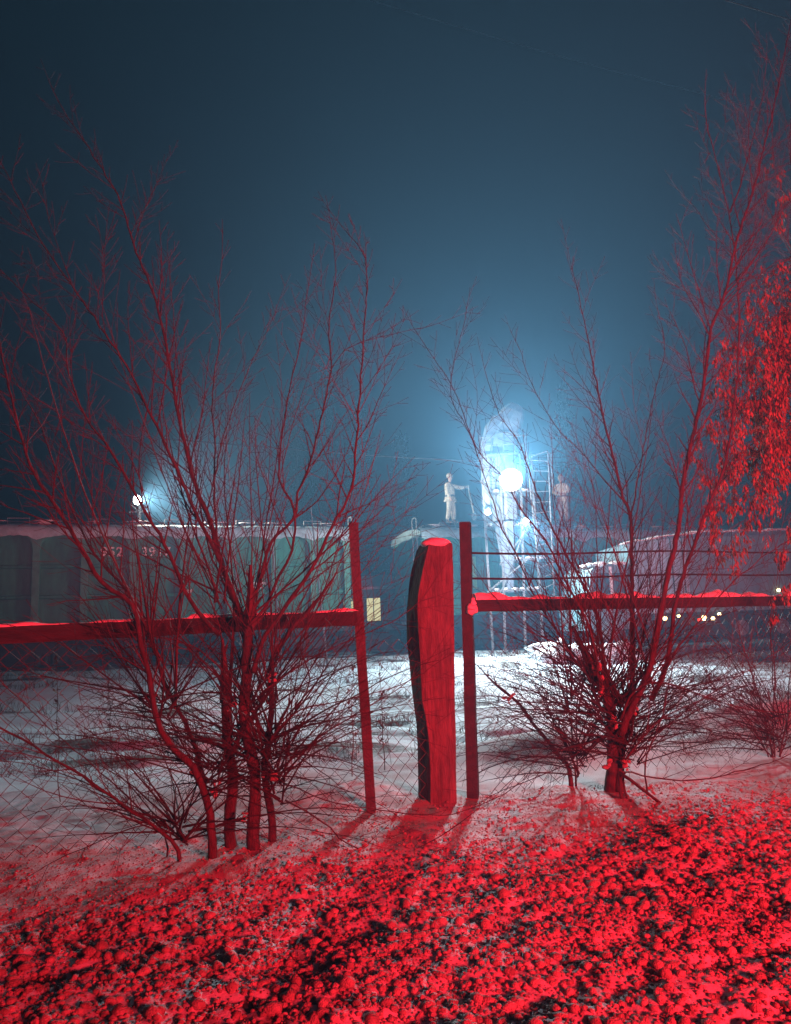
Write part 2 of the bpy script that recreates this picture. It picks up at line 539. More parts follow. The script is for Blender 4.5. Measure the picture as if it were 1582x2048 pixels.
def hopper(label, L, loc, nr, green, number=None, hatch_open=False, lit_green=False, ribs_x=None):
    """local axes: x along the train, y away from the camera, z up from the rail head; near side at y=0"""
    t = thing('hopper_wagon', label, 'wagon', loc, TYAW)
    Wd = 3.1
    zt = 4.0
    # body shell: sloped ends below, vertical side above
    b = MB()
    b.prism([(0.0, zt), (0.0, 2.1), (.9, 1.25), (L - .9, 1.25), (L, 2.1), (L, zt)], 'y', .06, Wd - .06)
    obj('body', b, green, t, local=True)
    xs = ribs_x or [L * (i + .5) / nr for i in range(nr)]
    for x in xs:
        r = MB()
        prof = [(x - .10, 1.27), (x + .10, 1.27), (x + .10, zt - .42), (x + .15, zt - .22), (x + .30, zt - .06), (x + .30, zt - .005), (x - .30, zt - .005), (x - .30, zt - .06), (x - .15, zt - .22), (x - .10, zt - .42)]
        r.prism(prof, 'y', -.09, .058)
        obj('rib', r, 'rib', t, local=True)
    st = MB()
    for z in (1.30, 2.10, 3.0):
        st.prism([(.005, z), (-.012, z + .02), (-.012, z + .09), (.058, z + .11), (.058, z)], 'x', .92 if z < 2 else .05, L - .92 if z < 2 else L - .05)
    obj('stringer', st, green, t, local=True)
    # curved roof and its snow
    ro = MB()
    n = 14
    prof = [(-.10, zt)]
    for i in range(n + 1):
        a = PI * i / n
        prof.append((Wd / 2 - (Wd / 2 + .10) * math.cos(a), zt + .05 + .33 * math.sin(a) ** .8 if 0 < i < n else zt + .05))
    prof.append((Wd + .10, zt))
    ro.prism(prof, 'x', -.05, L + .05)
    obj('roof', ro, 'roof', t, local=True)
    sn = MB()
    m = int(L / .12)
    rows = []
    rr = random.Random(int(L * 100))
    for j in range(m + 1):
        x = -.05 + (L + .1) * j / m
        drop = .03 + .05 * abs(math.sin(x * 2.17)) + rr.uniform(0, .04)
        # hangs lower beside the ribs, so each bay looks arched
        dmin = min(abs(x - q) for q in xs)
        drop += .16 * max(0, 1 - dmin / .45)
        row = [(x, -.128, zt + .06 - drop), (x, -.15, zt + .03)]
        for i in range(1, n):
            a = PI * i / n
            row.append((x, Wd / 2 - (Wd / 2 + .13) * math.cos(a), zt + .10 + .35 * math.sin(a) ** .8 + rr.uniform(-.02, .03)))
        row.append((x, Wd + .12, zt + .02))
        rows.append(row)
    k = len(rows[0])
    sn.add([p for r in rows for p in r], [(j * k + i, (j + 1) * k + i, (j + 1) * k + i + 1, j * k + i + 1) for j in range(m) for i in range(k - 1)])
    obj('roof_snow', sn, 'roof_snow', t, smooth=True, local=True)
    # walkway with brackets, hatch covers
    wk = MB()
    wk.box(.3, L - .3, .52, 1.0, 4.45, 4.49)
    x = .5
    while x < L - .3:
        wk.box(x, x + .05, .55, .97, 4.2, 4.449)
        x += 1.1
    obj('walkway', wk, 'dark', t, local=True)
    ws = MB()
    x = .35
    while x < L - 1:
        w_ = rr.uniform(.5, 1.3)
        ws.lump((x + w_ / 2, .76, 4.49), w_ / 2, .24, rr.uniform(.03, .08), rr.randint(0, 999), 2)
        x += w_ + rr.uniform(.05, .6)
    obj('walkway_snow', ws, 'snow', t, smooth=True, local=True)
    for i in range(5):
        hx = L * (i + .5) / 5
        h = MB()
        h.lathe((hx, 1.45, 4.36), [(.33, 0), (.33, .12), (.26, .17)], 'z', 16)
        obj('hatch_cover', h, 'roof', t, local=True, smooth=False)
        g = MB()
        g.tube([(hx - .35, .45, 4.3), (hx - .35, .42, 4.56), (hx + .25, .42, 4.56), (hx + .25, .45, 4.3)], .018, 5)
        obj('grab_rail', g, 'steel', t, local=True)
    if hatch_open:
        h = MB()
        h.lathe((3.15, .25, 4.95), [(.55, 0), (.58, .05), (.5, .09)], Vector((-.45, -1, .12)), 22)
        obj('open_hatch_cover', h, 'pale', t, local=True)
    # end rails and ladders
    for ex, sgn in ((0, -1), (L, 1)):
        e = MB()
        xx = ex + sgn * .12
        e.tube([(xx, .15, 3.2), (xx, .15, 4.62), (xx, .22, 4.70), (xx, .5, 4.70), (xx, .57, 4.62), (xx, .57, 3.2)], .02, 6)
        for z in np.arange(1.2, 4.4, .32):
            e.tube([(xx, .15, z), (xx, .57, z)], .014, 5)
        e.tube([(xx, .15, .6), (xx, .15, 3.25)], .02, 5)
        e.tube([(xx, .57, .6), (xx, .57, 3.25)], .02, 5)
        obj('ladder', e, 'steel', t, local=True)
        p = MB()
        p.box(min(ex, ex + sgn * .75), max(ex, ex + sgn * .75), .3, Wd - .3, .98, 1.06)
        p.box(ex - .04 if sgn > 0 else ex - .02, ex + .02 if sgn > 0 else ex + .04, .5, .62, 1.06, 2.3)
        p.tube([(ex + sgn * .6, .35, 1.06), (ex + sgn * .6, .35, 1.95), (ex + sgn * .6, Wd - .35, 1.95), (ex + sgn * .6, Wd - .35, 1.06)], .02, 5)
        obj('end_platform', p, 'dark', t, local=True)
        c = MB()
        c.box(min(ex, ex + sgn * 1.0), max(ex, ex + sgn * 1.0), Wd / 2 - .12, Wd / 2 + .12, .80, .975)
        c.lump((ex + sgn * 1.02, Wd / 2, .88), .16, .18, .15, 3, 2, .1)
        obj('coupler', c, 'dark', t, local=True)
    u = MB()
    u.box(.05, L - .05, .25, .45, .84, 1.245)
    u.box(.05, L - .05, Wd - .45, Wd - .25, .84, 1.245)
    u.box(.1, L - .1, Wd / 2 - .2, Wd / 2 + .2, .78, 1.24)
    obj('underframe', u, 'dark', t, local=True)
    for i in range(3):
        cx = L / 2 + (i - 1) * 1.55
        d = MB()
        vs = []
        for z, hw, y0, y1 in ((1.24, .72, .12, Wd - .12), (.30, .34, .55, Wd - .55)):
            vs += [(cx - hw, y0, z), (cx + hw, y0, z), (cx + hw, y1, z), (cx - hw, y1, z)]
        d.add(vs, [(0, 1, 5, 4), (1, 2, 6, 5), (2, 3, 7, 6), (3, 0, 4, 7), (4, 5, 6, 7), (3, 2, 1, 0)])
        obj('discharge_chute', d, 'dark', t, local=True)
    for bx in (1.95, L - 1.95):
        g = MB()
        g.prism([(bx - 1.25, .42), (bx - 1.25, .60), (bx - .75, .66), (bx - .45, .82), (bx + .45, .82), (bx + .75, .66), (bx + 1.25, .60), (bx + 1.25, .42), (bx + .65, .34), (bx + .5, .16), (bx - .5, .16), (bx - .65, .34)], 'y', .42, .56)
        g.box(bx - .2, bx + .2, .56, Wd - .56, .40, .70)
        for q in (-.22, 0, .22):
            g.lathe((bx + q, .40, .18), [(.075, 0), (.075, .3)], 'z', 10)
        bo = obj('bogie', g, 'dark', t, local=True)
        for wx in (bx - .925, bx + .925):
            for y0 in (.70, Wd - .83):
                w_ = MB()
                w_.lathe((wx, y0, .475), [(.40, 0), (.475, .01), (.475, .10), (.505, .105), (.505, .135), (.15, .135)], 'y', 28)
                wo = obj('wheel', w_, 'dark', bo, local=True)
            ax = MB()
            ax.tube([(wx, .60, .475), (wx, Wd - .60, .475)], .075, 10)
            obj('axle', ax, 'dark', bo, local=True)
    if number:
        for txt, x, z, sz in number:
            text_mesh(txt, sz, 'lettering', t, (x, .052, z), (PI / 2, 0, 0), 'white')
    return t


def to_track(px, D, z=RAILZ):
    p = at(px, 1265, D)
    return p


P0 = T0 - TDIR * 11.35
wag1 = hopper('green hopper wagon with white painted number on its side', 11.3, (P0.x, P0.y, RAILZ), 8, 'green',
              number=[('952', 3.42, 3.36, .40), ('3917', 4.60, 3.36, .40)], ribs_x=[.35, 1.65, 2.98, 4.36, 5.85, 7.3, 8.7, 10.0, 11.15])
# small printed notices on the wagon side
nb = MB()
nb.box(5.95, 6.13, .044, .056, 2.16, 2.30)
obj('notice', nb, 'label', wag1, local=True)
nb = MB()
nb.box(8.05, 8.45, .044, .056, 2.42, 2.5)
nb.box(8.05, 8.35, .044, .056, 2.30, 2.36)
obj('notice', nb, 'label', wag1, local=True)
PB = T0 + TDIR * 2.55
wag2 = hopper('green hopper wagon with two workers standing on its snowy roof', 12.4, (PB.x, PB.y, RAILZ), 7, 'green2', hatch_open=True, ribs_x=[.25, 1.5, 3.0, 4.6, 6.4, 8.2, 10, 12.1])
lb = MB()
lb.box(1.58, 1.80, -.03, .05, 2.15, 3.35)
lb.box(1.86, 2.02, -.03, .05, 2.15, 3.30)
obj('lit_green_strip', lb, 'lit_green', wag2, local=True)  # strip of wagon green with lamplight put into its brighter colour

# ------------------------------------------------------------------ loading tower
D_T = 24.6
tb = at(1010, 1290, D_T)
tz0 = hz(tb.x, tb.y)
tow = thing('loading_tower', 'tall pale grain loading tower with faceted hood behind the bright floodlight', 'loader', (tb.x, tb.y, tz0))


def TP(px, py, dd=0.0):
    return at(px, py, D_T + dd)


m = MB()
c0, c1 = TP(1013, 868), TP(1015, 1040)
m.lathe((c1.x, c1.y + .25, c1.z), [(.44, 0), (.44, c0.z - c1.z)], 'z', 8)
obj('bin', m, 'pale', tow)
for py in (868, 905):
    q = TP(1013, py)
    m = MB()
    m.lathe((q.x + .02, q.y + .25, q.z - .03), [(.44, 0), (.49, .01), (.49, .06), (.44, .07)], 'z', 8)
    obj('band', m, 'steel', tow)
m = MB()
a, b, c, d = TP(1013, 867, .25), TP(1018, 845, .25), TP(1026, 826, .25), TP(1033, 813, .25)
for p_, q_ in ((a, b), (b, c), (c, d)):
    pass
m.tube([a, b, c, d], [.44, .46, .40, .26], 8)
obj('hood', m, 'pale', tow)
m = MB()
pts = [TP(974, 1010, -.1), TP(973, 930, -.1), TP(974, 885, -.1), TP(982, 858, -.05), TP(996, 842, .05), TP(1012, 838, .15)]
m.tube(pts, [.16, .17, .19, .22, .24, .22], 6, twist=.5)
obj('spout', m, 'pale', tow)
m = MB()
q0, q1 = TP(962, 908, -.35), TP(1052, 908, -.35)
m.box(q0.x, q1.x, q0.y, q0.y + 1.2, q0.z - .05, q0.z)
obj('platform', m, 'steel', tow)
m = MB()
for fx in np.linspace(q0.x, q1.x, 5):
    m.tube([(fx, q0.y, q0.z), (fx, q0.y, q0.z + .55)], .014, 5)
for zz in (.28, .55):
    m.tube([(q0.x, q0.y, q0.z + zz), (q1.x, q0.y, q0.z + zz)], .014, 5)
obj('railing', m, 'steel', tow)
for px0, px1 in ((962, 982), (1000, 1006), (1040, 1046), (1062, 1082)):
    for dd in (-.3, .8):
        m = MB()
        p = at(px0, 908, D_T + dd)
        q = at(px1, 1230, D_T + dd)
        m.tube([p, (q.x, q.y, tz0 - .2)], .05, 4, twist=PI / 4)
        obj('leg', m, 'steel', tow)
m = MB()
m.tube([TP(962, 960, -.33), TP(1008, 1040, -.33)], .05, 5)
m.tube([TP(1050, 1060, -.33), TP(1005, 1180, -.33)], .035, 5)
m.tube([TP(1000, 1130, -.33), TP(1062, 1050, -.33)], .03, 5)
m.tube([TP(975, 1185, -.33), TP(1055, 1120, -.33)], .035, 5)
obj('brace', m, 'steel', tow)
for py, w0, w1 in ((982, 985, 1070), (1050, 975, 1080), (1118, 1008, 1078), (1180, 985, 1082)):
    m = MB()
    p, q = TP(w0, py, -.34), TP(w1, py - 2, -.34)
    m.box(p.x, q.x, p.y, p.y + 1.0, p.z - .06, p.z)
    obj('landing', m, 'steel', tow)
    sm = MB()
    rr = random.Random(py)
    x = p.x
    while x < q.x - .1:
        w_ = rr.uniform(.15, .4)
        sm.lump((x + w_ / 2, p.y + .12, p.z + .01), w_ / 2, .14, .06, rr.randint(0, 99), 2)
        x += w_ * 1.15
    obj('landing_snow', sm, 'snow', tow, smooth=True)
m = MB()
top = TP(1010, 1045, -.15)
bot = TP(1020, 1185, -.15)
m.tube([(top.x, top.y, top.z), (bot.x, bot.y, bot.z)], [.34, .13], 8)
obj('funnel', m, 'pale', tow)
m = MB()
l0, l1, r0, r1 = TP(1053, 902, -.5), TP(1086, 1215, -.5), TP(1078, 1072, -.5), TP(1110, 1215, -.5)
c_l, c_r = TP(1096, 905, -.5), TP(1109, 1200, -.5)
m.tube([l0, l1], .03, 5)
m.tube([c_l, c_r], .028, 5)
m.tube([TP(1101, 905, -.3), TP(1106, 975, -.3)], .022, 5)
m.tube([TP(1062, 913, -.5), TP(1095, 902, -.5), TP(1101, 908, -.3)], .022, 5)
for i in range(14):
    f = i / 13
    a = l0.lerp(l1, .06 + f * .9)
    b = c_l.lerp(c_r, .06 + f * .9)
    m.tube([a, b], .014, 4)
obj('ladder', m, 'steel', tow)

# ------------------------------------------------------------------ floodlights (lit lamps of the yard, plus one added fill lamp)
def lamp_light(name, loc, power, col, radius=.12, aim=None, size=180, blend=.35):
    l = bpy.data.lights.new(name, 'SPOT' if aim is not None else 'POINT')
    if aim is not None:
        l.spot_size = math.radians(size)
        l.spot_blend = blend
    l.energy = power
    l.color = col
    l.shadow_soft_size = radius
    o = bpy.data.objects.new(name, l)
    link(o)
    o.location = loc
    if aim is not None:
        o.rotation_euler = Vector(aim).to_track_quat('-Z', 'Y').to_euler()
    return o


def floodlight(label, px, py, D, r, m_, arm_to, power, col, off=.12, aim=None, size=None, beam_dir=None):
    p = at(px, py, D)
    f = thing('floodlight', label, 'floodlight', p)
    dirv = ((aim if aim is not None else EYE + Vector((0, 0, -.6))) - p).normalized()
    h = MB()
    h.lathe(p, [(r * .5, -.22), (r * .95, -.10), (r * 1.08, -.02), (r * 1.08, .02), (r * .98, .02)], dirv, 22)
    obj('housing', h, 'steel', f)
    g = MB()
    g.lathe(p + dirv * .024, [(r * .97, 0), (r * .9, .05 * r / .2), (r * .6, .11 * r / .2), (r * .2, .14 * r / .2)], dirv, 22)
    obj('lens', g, m_, f)
    b = MB()
    b.tube([p - dirv * .15, p - dirv * .25 + Vector((0, 0, -.15)), arm_to], .03, 6)
    obj('bracket', b, 'steel', f)
    lo = lamp_light('floodlight_lamp', p + dirv * off, power, col, .08, (beam_dir or dirv) if size else None, size or 0, 1.0)
    return f


COLD = (.72, .90, 1.0)
floodlight('dazzling white floodlight on the front of the loading tower', 1022, 960, D_T - .75, .34, 'flood', TP(1022, 984, -.3), 14500, COLD, .30, None, 144, Vector((-.14, -1, .64)))
floodlight('small bright lamp lower down on the loading tower', 1052, 1041, D_T - 1.0, .09, 'lamp2', TP(1050, 1052, -.3), 7000, COLD, .16, None, 108, Vector((-.15, -1, -.85)))
wl = at(976, 1024, 22.7)  # lamp and arm added to brighten the workers and wagon sides
wlt = TP(990, 1052, -.34)
wk = thing('fill_lamp', 'small glaring fill lamp added on an arm left of the tower legs', 'lamp', wl)
m = MB()
m.lathe(wl + Vector((0, .12, 0)), [(.05, 0), (.085, -.04), (.09, -.07)], 'y', 14)
obj('housing', m, 'steel', wk)
m = MB()
m.lathe(wl + Vector((0, .05, 0)), [(.08, 0), (.07, -.03), (.03, -.05)], 'y', 14)
obj('lens', m, 'lamp2', wk)
m = MB()
m.tube([wl + Vector((0, .12, 0)), wl + Vector((.05, .5, -.12)), wlt], .022, 5)
obj('arm', m, 'steel', wk)
lamp_light('fill_lamp_light', wl + Vector((0, -.12, .04)), 680, (.86, .95, 1.0), .06)
# mast light behind the left wagon
mp_ = at(273, 1004, 26.2)
mast = thing('light_mast', 'steel mast behind the numbered wagon carrying a floodlight', 'mast', (mp_.x, mp_.y + .3, hz(mp_.x, mp_.y + .3)))
m = MB()
m.tube([(mp_.x, mp_.y + .3, hz(mp_.x, mp_.y + .3) - .3), (mp_.x, mp_.y + .3, mp_.z + .25)], [.09, .06], 8)
obj('pole', m, 'steel', mast)
m = MB()
m.box(mp_.x - .35, mp_.x + .35, mp_.y + .24, mp_.y + .36, mp_.z - .32, mp_.z - .26)
obj('crossarm', m, 'steel', mast)
floodlight('bright floodlight seen through branches above the numbered wagon', 273, 1000, 26.1, .17, 'flood', (mp_.x, mp_.y + .25, mp_.z - .29), 7500, (1.0, .97, .90), .2, mp_ + Vector((8, -3.5, -.6)), 116)

# ------------------------------------------------------------------ lorry
def lorry():
    D = 21.6
    p0 = at(1176, 1265, D)
    yaw = math.radians(8)
    base = Vector((p0.x, D, .70))
    t = thing('covered_lorry', 'lorry with snowy cab and grey arched tarpaulin body parked before the wagons', 'lorry', base, yaw)
    k = D / F0
    # local x to the right along the lorry, y away, z up from ground
    cabL = 1.28
    b = MB()
    b.prism([(0, .55), (0, 1.35), (.10, 1.45), (.22, 2.22), (.42, 2.38), (cabL, 2.38), (cabL, .55)], 'y', 0, 2.2)
    obj('cab', b, 'cab', t, local=True)
    w = MB()
    w.prism([(.22, 1.45), (.32, 2.12), (.72, 2.12), (.72, 1.45)], 'y', -.014, .01)
    obj('window', w, 'glass', t, local=True)
    w = MB()
    w.prism([(.84, 1.45), (.84, 2.12), (1.18, 2.12), (1.18, 1.45)], 'y', -.014, .01)
    obj('window', w, 'glass', t, local=True)
    w = MB()
    w.box(.745, .82, -.02, .01, 1.3, 2.3)
    obj('door_pillar', w, 'white', t, local=True)
    w = MB()
    w.tube([(.10, -.02, 1.75), (.0, -.22, 1.8), (.0, -.22, 2.05)], .02, 5)
    w.box(-.03, .03, -.30, -.12, 1.72, 2.02)
    obj('mirror', w, 'dark', t, local=True)
    s = MB()
    rr = random.Random(4)
    for i in range(9):
        s.lump((.35 + .11 * i, .5 + rr.uniform(-.3, .6), 2.38), .22, .5, rr.uniform(.05, .10), i, 2)
    obj('cab_snow', s, 'snow', t, smooth=True, local=True)
    # arched tarpaulin: narrow front end, long grey side
    x0, x1, wd = cabL + .10, cabL + 7.6, 2.4
    n = 16
    nx = 40

    def sec(x, i):
        f = i / n
        # the cover rises from the front bow to its full height
        rise = .46 * min(1, (x - x0) / 2.4) ** .75
        if f < .22:
            y, z = 0, .95 + (2.0) * (f / .22)
        elif f > .78:
            y, z = wd, .95 + 2.0 * ((1 - f) / .22)
        else:
            a = PI * (f - .22) / .56
            y = wd / 2 - wd / 2 * math.cos(a)
            z = 2.95 + (.02 + rise) * math.sin(a) ** .55 - .02
        sag = .03 * math.sin((x - x0) / 1.2 * PI) ** 2
        return (x, y + (sag if 0 < f < .22 else 0), z - (sag if .22 <= f <= .78 else 0))
    tp = MB()
    k_ = n + 1
    vs, fs = [], []
    for j in range(nx + 1):
        x = x0 + (x1 - x0) * j / nx
        vs += [sec(x, i) for i in range(k_)]
    for j in range(nx):
        for i in range(n):
            fs.append((j * k_ + i, (j + 1) * k_ + i, (j + 1) * k_ + i + 1, j * k_ + i + 1))
    fs.append(tuple(range(k_ - 1, -1, -1)))
    fs.append(tuple(nx * k_ + i for i in range(k_)))
    tp.add(vs, fs)
    obj('tarpaulin', tp, 'tarp', t, smooth=False, local=True)
    # front of the cover, lamplight put into a paler sheet laid over it
    fl = MB()
    vs, fs = [], []
    for j in range(9):
        x = x0 - .012 + 1.75 * j / 8
        vs += [(p[0], p[1] - .012, p[2] + .012) for p in (sec(max(x, x0), i) for i in range(9))]
    for j in range(8):
        for i in range(8):
            fs.append((j * 9 + i, (j + 1) * 9 + i, (j + 1) * 9 + i + 1, j * 9 + i + 1))
    fl.add(vs, fs)
    obj('lit_tarpaulin_front', fl, 'tarp_lit', t, local=True)
    st = MB()
    for x in np.linspace(x0 + .2, x0 + 1.6, 5):
        pts = [sec(x, i) for i in range(0, 6)]
        st.tube([(p[0], p[1] - .03, p[2] + .01) for p in pts], .016, 4)
    obj('strap', st, 'cable', t, local=True)
    sn = MB()
    for x in np.arange(x0, x1, .22):
        p = sec(x, 5)
        sn.lump((x + rr.uniform(-.05, .05), p[1] + .12, p[2] + .015), .18, .2, rr.uniform(.035, .06), int(x * 100), 2)
    obj('tarpaulin_snow', sn, 'snow', t, smooth=True, local=True)
    ch = MB()
    ch.box(.2, x1 - .1, .35, .55, .60, .84)
    ch.box(.2, x1 - .1, wd - .55, wd - .35, .60, .84)
    ch.box(x0 + .05, x1 - .05, .02, wd - .02, .85, .945)
    ch.box(x0 + 1.7, x0 + 3.6, .05, .5, .30, .595)
    obj('chassis', ch, 'dark', t, local=True)
    for wx in (.62, 3.2 + x0, 4.45 + x0, 5.7 + x0):
        wm = MB()
        wm.lathe((wx, .02, .47), [(.30, 0), (.45, .02), (.48, .08), (.48, .24), (.45, .30), (.3, .31)], 'y', 26)
        wo = obj('wheel', wm, 'rubber', t, local=True, smooth=False)
        hm = MB()
        hm.lathe((wx, .0, .47), [(.07, -.02), (.09, .0), (.22, .02)], 'y', 18)
        obj('hub', hm, 'steel', wo, local=True)
    for i, (px, py, mm, r) in enumerate(((1331, 1237, 'warm', .055), (1358, 1232, 'warm', .035), (1409, 1236, 'warm', .07), (1400, 1240, 'tail', .05), (1427, 1237, 'warm', .05), (1440, 1228, 'warm', .04), (1560, 1180, 'warm', .04))):
        q = at(px, py, D + (px - 1176) * k * math.tan(yaw) - .02)
        loc = Matrix.Rotation(-yaw, 4, 'Z') @ (q - base)
        lm = MB()
        lm.lathe((loc.x, -.045, loc.z), [(r * .6, -.02), (r, 0), (r, .06)], 'y', 12)
        lo = obj('marker_light', lm, mm, t, local=True)
        if mm == 'tail':
            lo['label'] = 'red marker light'


lorry()

# ------------------------------------------------------------------ hut with a lit window seen in the gap between wagons
def hut():
    D = 36
    c = at(724, 1240, D)
    z0 = .62
    t = thing('trackside_hut', 'low hut with a lit yellow window in the gap between the wagons', 'hut', (c.x, D, z0))
    b = MB()
    x0, x1 = at(668, 1240, D).x, at(800, 1240, D).x
    zt = at(724, 1180, D).z
    b.box(x0, x1, D, D + 3, z0 - .1, zt)
    obj('wall', b, 'brick', t)
    r = MB()
    r.prism([(D - .3, zt + .003), (D + 3.3, zt + .003), (D + 3.3, zt + .12), (D + 1.5, zt + .75), (D - .3, zt + .12)], 'x', x0 - .25, x1 + .25)
    obj('roof', r, 'snow', t)
    za, zb = at(724, 1243, D).z, at(724, 1197, D).z
    for a_, b_ in ((688, 713), (734, 761)):
        wa, wb = at(a_, 1220, D).x, at(b_, 1220, D).x
        f = MB()
        f.box(wa - .05, wb + .05, D - .03, D - .002, za - .05, zb + .05)
        fo = obj('window', f, 'dark', t)
        g = MB()
        g.box(wa, (wa + wb) / 2 - .02, D - .045, D - .031, za, zb)
        g.box((wa + wb) / 2 + .02, wb, D - .045, D - .031, za, zb)
        obj('pane', g, 'window', fo)


hut()

# ------------------------------------------------------------------ people
def skin_mesh(joints, bones, m, name, parent, sub=1):
    """joints: name -> (x,y,z,r)"""
    names = list(joints)
    me = bpy.data.meshes.new(name)
    me.from_pydata([joints[n][:3] for n in names], [(names.index(a), names.index(b)) for a, b in bones], [])
    o = bpy.data.objects.new(name + '_tmp', me)
    COL.objects.link(o)
    md = o.modifiers.new('s', 'SKIN')
    for i, n in enumerate(names):
        r = joints[n][3]
        r = r if isinstance(r, tuple) else (r, r)
        me.skin_vertices[0].data[i].radius = r
    me.skin_vertices[0].data[0].use_root = True
    sb = o.modifiers.new('u', 'SUBSURF')
    sb.levels = sub
    sb.render_levels = sub
    dg = bpy.context.evaluated_depsgraph_get()
    me2 = bpy.data.meshes.new_from_object(o.evaluated_get(dg))
    bpy.data.objects.remove(o)
    me2.materials.clear()
    me2.materials.append(MT[m])
    me2.polygons.foreach_set('use_smooth', [True] * len(me2.polygons))
    p = bpy.data.objects.new(name, me2)
    link(p, parent)
    return p


def person(label, loc, rotz, arms, legs_spread=.11, stride=.05, lean=0.0, head_turn=0.0, hood=False):
    """local: faces -y, x to its left; arms: {'l': (elbow, wrist), 'r': (elbow, wrist)}"""
    t = thing('person', label, 'person', loc, rotz)
    s = legs_spread
    J = {
        'pelvis': (0, 0, .96, .13), 'waist': (0, .0, 1.10, .10), 'chest': (0, -lean * .5, 1.32, (.11, .08)), 'neck': (0, -lean - .005, 1.49, .045), 'head0': (0, -lean - .025, 1.575, .062),
        'head1': (0, -lean - .025, 1.68, .098), 'head2': (0, -lean - .01, 1.77, .07),
        'hipl': (s * .8, 0, .90, .10), 'kneel': (s, -stride * .6 - .02, .50, .065), 'anklel': (s, -stride + .03, .09, .045), 'toel': (s * 1.25, -stride - .13, .035, .035),
        'hipr': (-s * .8, 0, .90, .10), 'kneer': (-s, stride * .4 - .02, .50, .065), 'ankler': (-s, stride + .03, .09, .045), 'toer': (-s * 1.25, stride - .13, .035, .035),
    }
    B = [('pelvis', 'waist'), ('waist', 'chest'), ('chest', 'neck'), ('neck', 'head0'), ('head0', 'head1'), ('head1', 'head2'),
         ('pelvis', 'hipl'), ('hipl', 'kneel'), ('kneel', 'anklel'), ('anklel', 'toel'), ('pelvis', 'hipr'), ('hipr', 'kneer'), ('kneer', 'ankler'), ('ankler', 'toer')]
    JK = {'waist': (0, 0, .98, (.225, .175)), 'chest': (0, -lean * .5, 1.28, (.235, .175)), 'top': (0, -lean, 1.48, .088)}
    BK = [('waist', 'chest'), ('chest', 'top')]
    hem = (0, 0, .84, (.215, .17))
    JK['hem'] = hem
    BK.append(('waist', 'hem'))
    for sd, sg in (('l', 1), ('r', -1)):
        el, wr = arms[sd]
        sh = (sg * .185, -lean * .8, 1.40, .045)
        J['sh' + sd] = sh
        J['el' + sd] = (*el, .047)
        J['wr' + sd] = (*wr, .032)
        v = Vector(wr) - Vector(el)
        v.normalize()
        pm = Vector(wr) + v * .06
        J['palm' + sd] = (*pm, (.042, .026))
        B += [('chest', 'sh' + sd), ('sh' + sd, 'el' + sd), ('el' + sd, 'wr' + sd), ('wr' + sd, 'palm' + sd)]
        side = v.cross(Vector((0, 0, 1)))
        side = side.normalized() if side.length > .05 else Vector((1, 0, 0))
        dn = Vector((0, 0, -1)) if abs(v.z) < .8 else Vector((0, -1, 0))
        for i, (off, ln) in enumerate(((-.030, .062), (-.010, .074), (.010, .070), (.028, .055))):
            a = pm + side * off + v * .035
            k1 = a + v * ln * .5 + dn * .012
            k2 = k1 + (v * .25 + dn * .8) * ln * .55
            J[f'f{sd}{i}a'] = (*a, .0105)
            J[f'f{sd}{i}b'] = (*k1, .0098)
            J[f'f{sd}{i}c'] = (*k2, .0085)
            B += [('palm' + sd, f'f{sd}{i}a'), (f'f{sd}{i}a', f'f{sd}{i}b'), (f'f{sd}{i}b', f'f{sd}{i}c')]
        th = pm - v * .02 - side * .035
        J['t' + sd + 'a'] = (*th, .012)
        J['t' + sd + 'b'] = (*(th - side * .02 + v * .035 + dn * .02), .010)
        B += [('palm' + sd, 't' + sd + 'a'), ('t' + sd + 'a', 't' + sd + 'b')]
        JK['sh' + sd] = (sg * .19, -lean * .8, 1.40, .085)
        JK['el' + sd] = (*el, .084)
        cuff = Vector(el).lerp(Vector(wr), .88)
        JK['cf' + sd] = (*cuff, .066)
        BK += [('chest', 'sh' + sd), ('sh' + sd, 'el' + sd), ('el' + sd, 'cf' + sd)]
    body = skin_mesh(J, B, 'skin', 'body', t)
    skin_mesh(JK, BK, 'jacket', 'jacket', t, 2)
    JT = {'p': (0, 0, .93, (.155, .125))}
    BT = []
    for sd, sg in (('l', 1), ('r', -1)):
        JT['h' + sd] = (sg * s * .8, 0, .86, .115)
        k = J['knee' + sd]
        a = J['ankle' + sd]
        JT['k' + sd] = (k[0], k[1], k[2], .10)
        JT['a' + sd] = (a[0], a[1], .13, .075)
        BT += [('p', 'h' + sd), ('h' + sd, 'k' + sd), ('k' + sd, 'a' + sd)]
    skin_mesh(JT, BT, 'trousers', 'trousers', t, 2)
    for sd in 'lr':
        a, q = J['ankle' + sd], J['toe' + sd]
        skin_mesh({'a': (a[0], a[1], .2, .06), 'b': (a[0], a[1] + .02, .06, .06), 'c': (q[0], q[1], .045, .045)}, [('a', 'b'), ('b', 'c')], 'boot', 'boot', t)
    h = MB()
    hc = (0, -lean - .01, 1.72)
    if hood:
        h.lump((0, -lean + .02, 1.69), .125, .135, .155, 5, 3, .05)
    else:
        h.lathe((0, -lean - .01, 1.695), [(.108, 0), (.112, .04), (.10, .09), (.06, .13), (.02, .145)], Vector((0, .15, 1)), 16)
    obj('hood' if hood else 'knit_hat', h, 'hat', t, smooth=True, local=True)
    # face: nose, dark eyes and mouth on the head
    fm = MB()
    fm.lump((0, -lean - .122, 1.655), .014, .02, .022, 3, 2, .05)
    obj('nose', fm, 'skin', body, smooth=True, local=True)
    em = MB()
    for sx in (-.034, .034):
        em.lump((sx, -lean - .105, 1.685), .013, .01, .008, 4, 1, .0)
    em.box(-.026, .026, -lean - .115, -lean - .10, 1.605, 1.612)
    obj('eyes', em, 'dark', body, local=True)
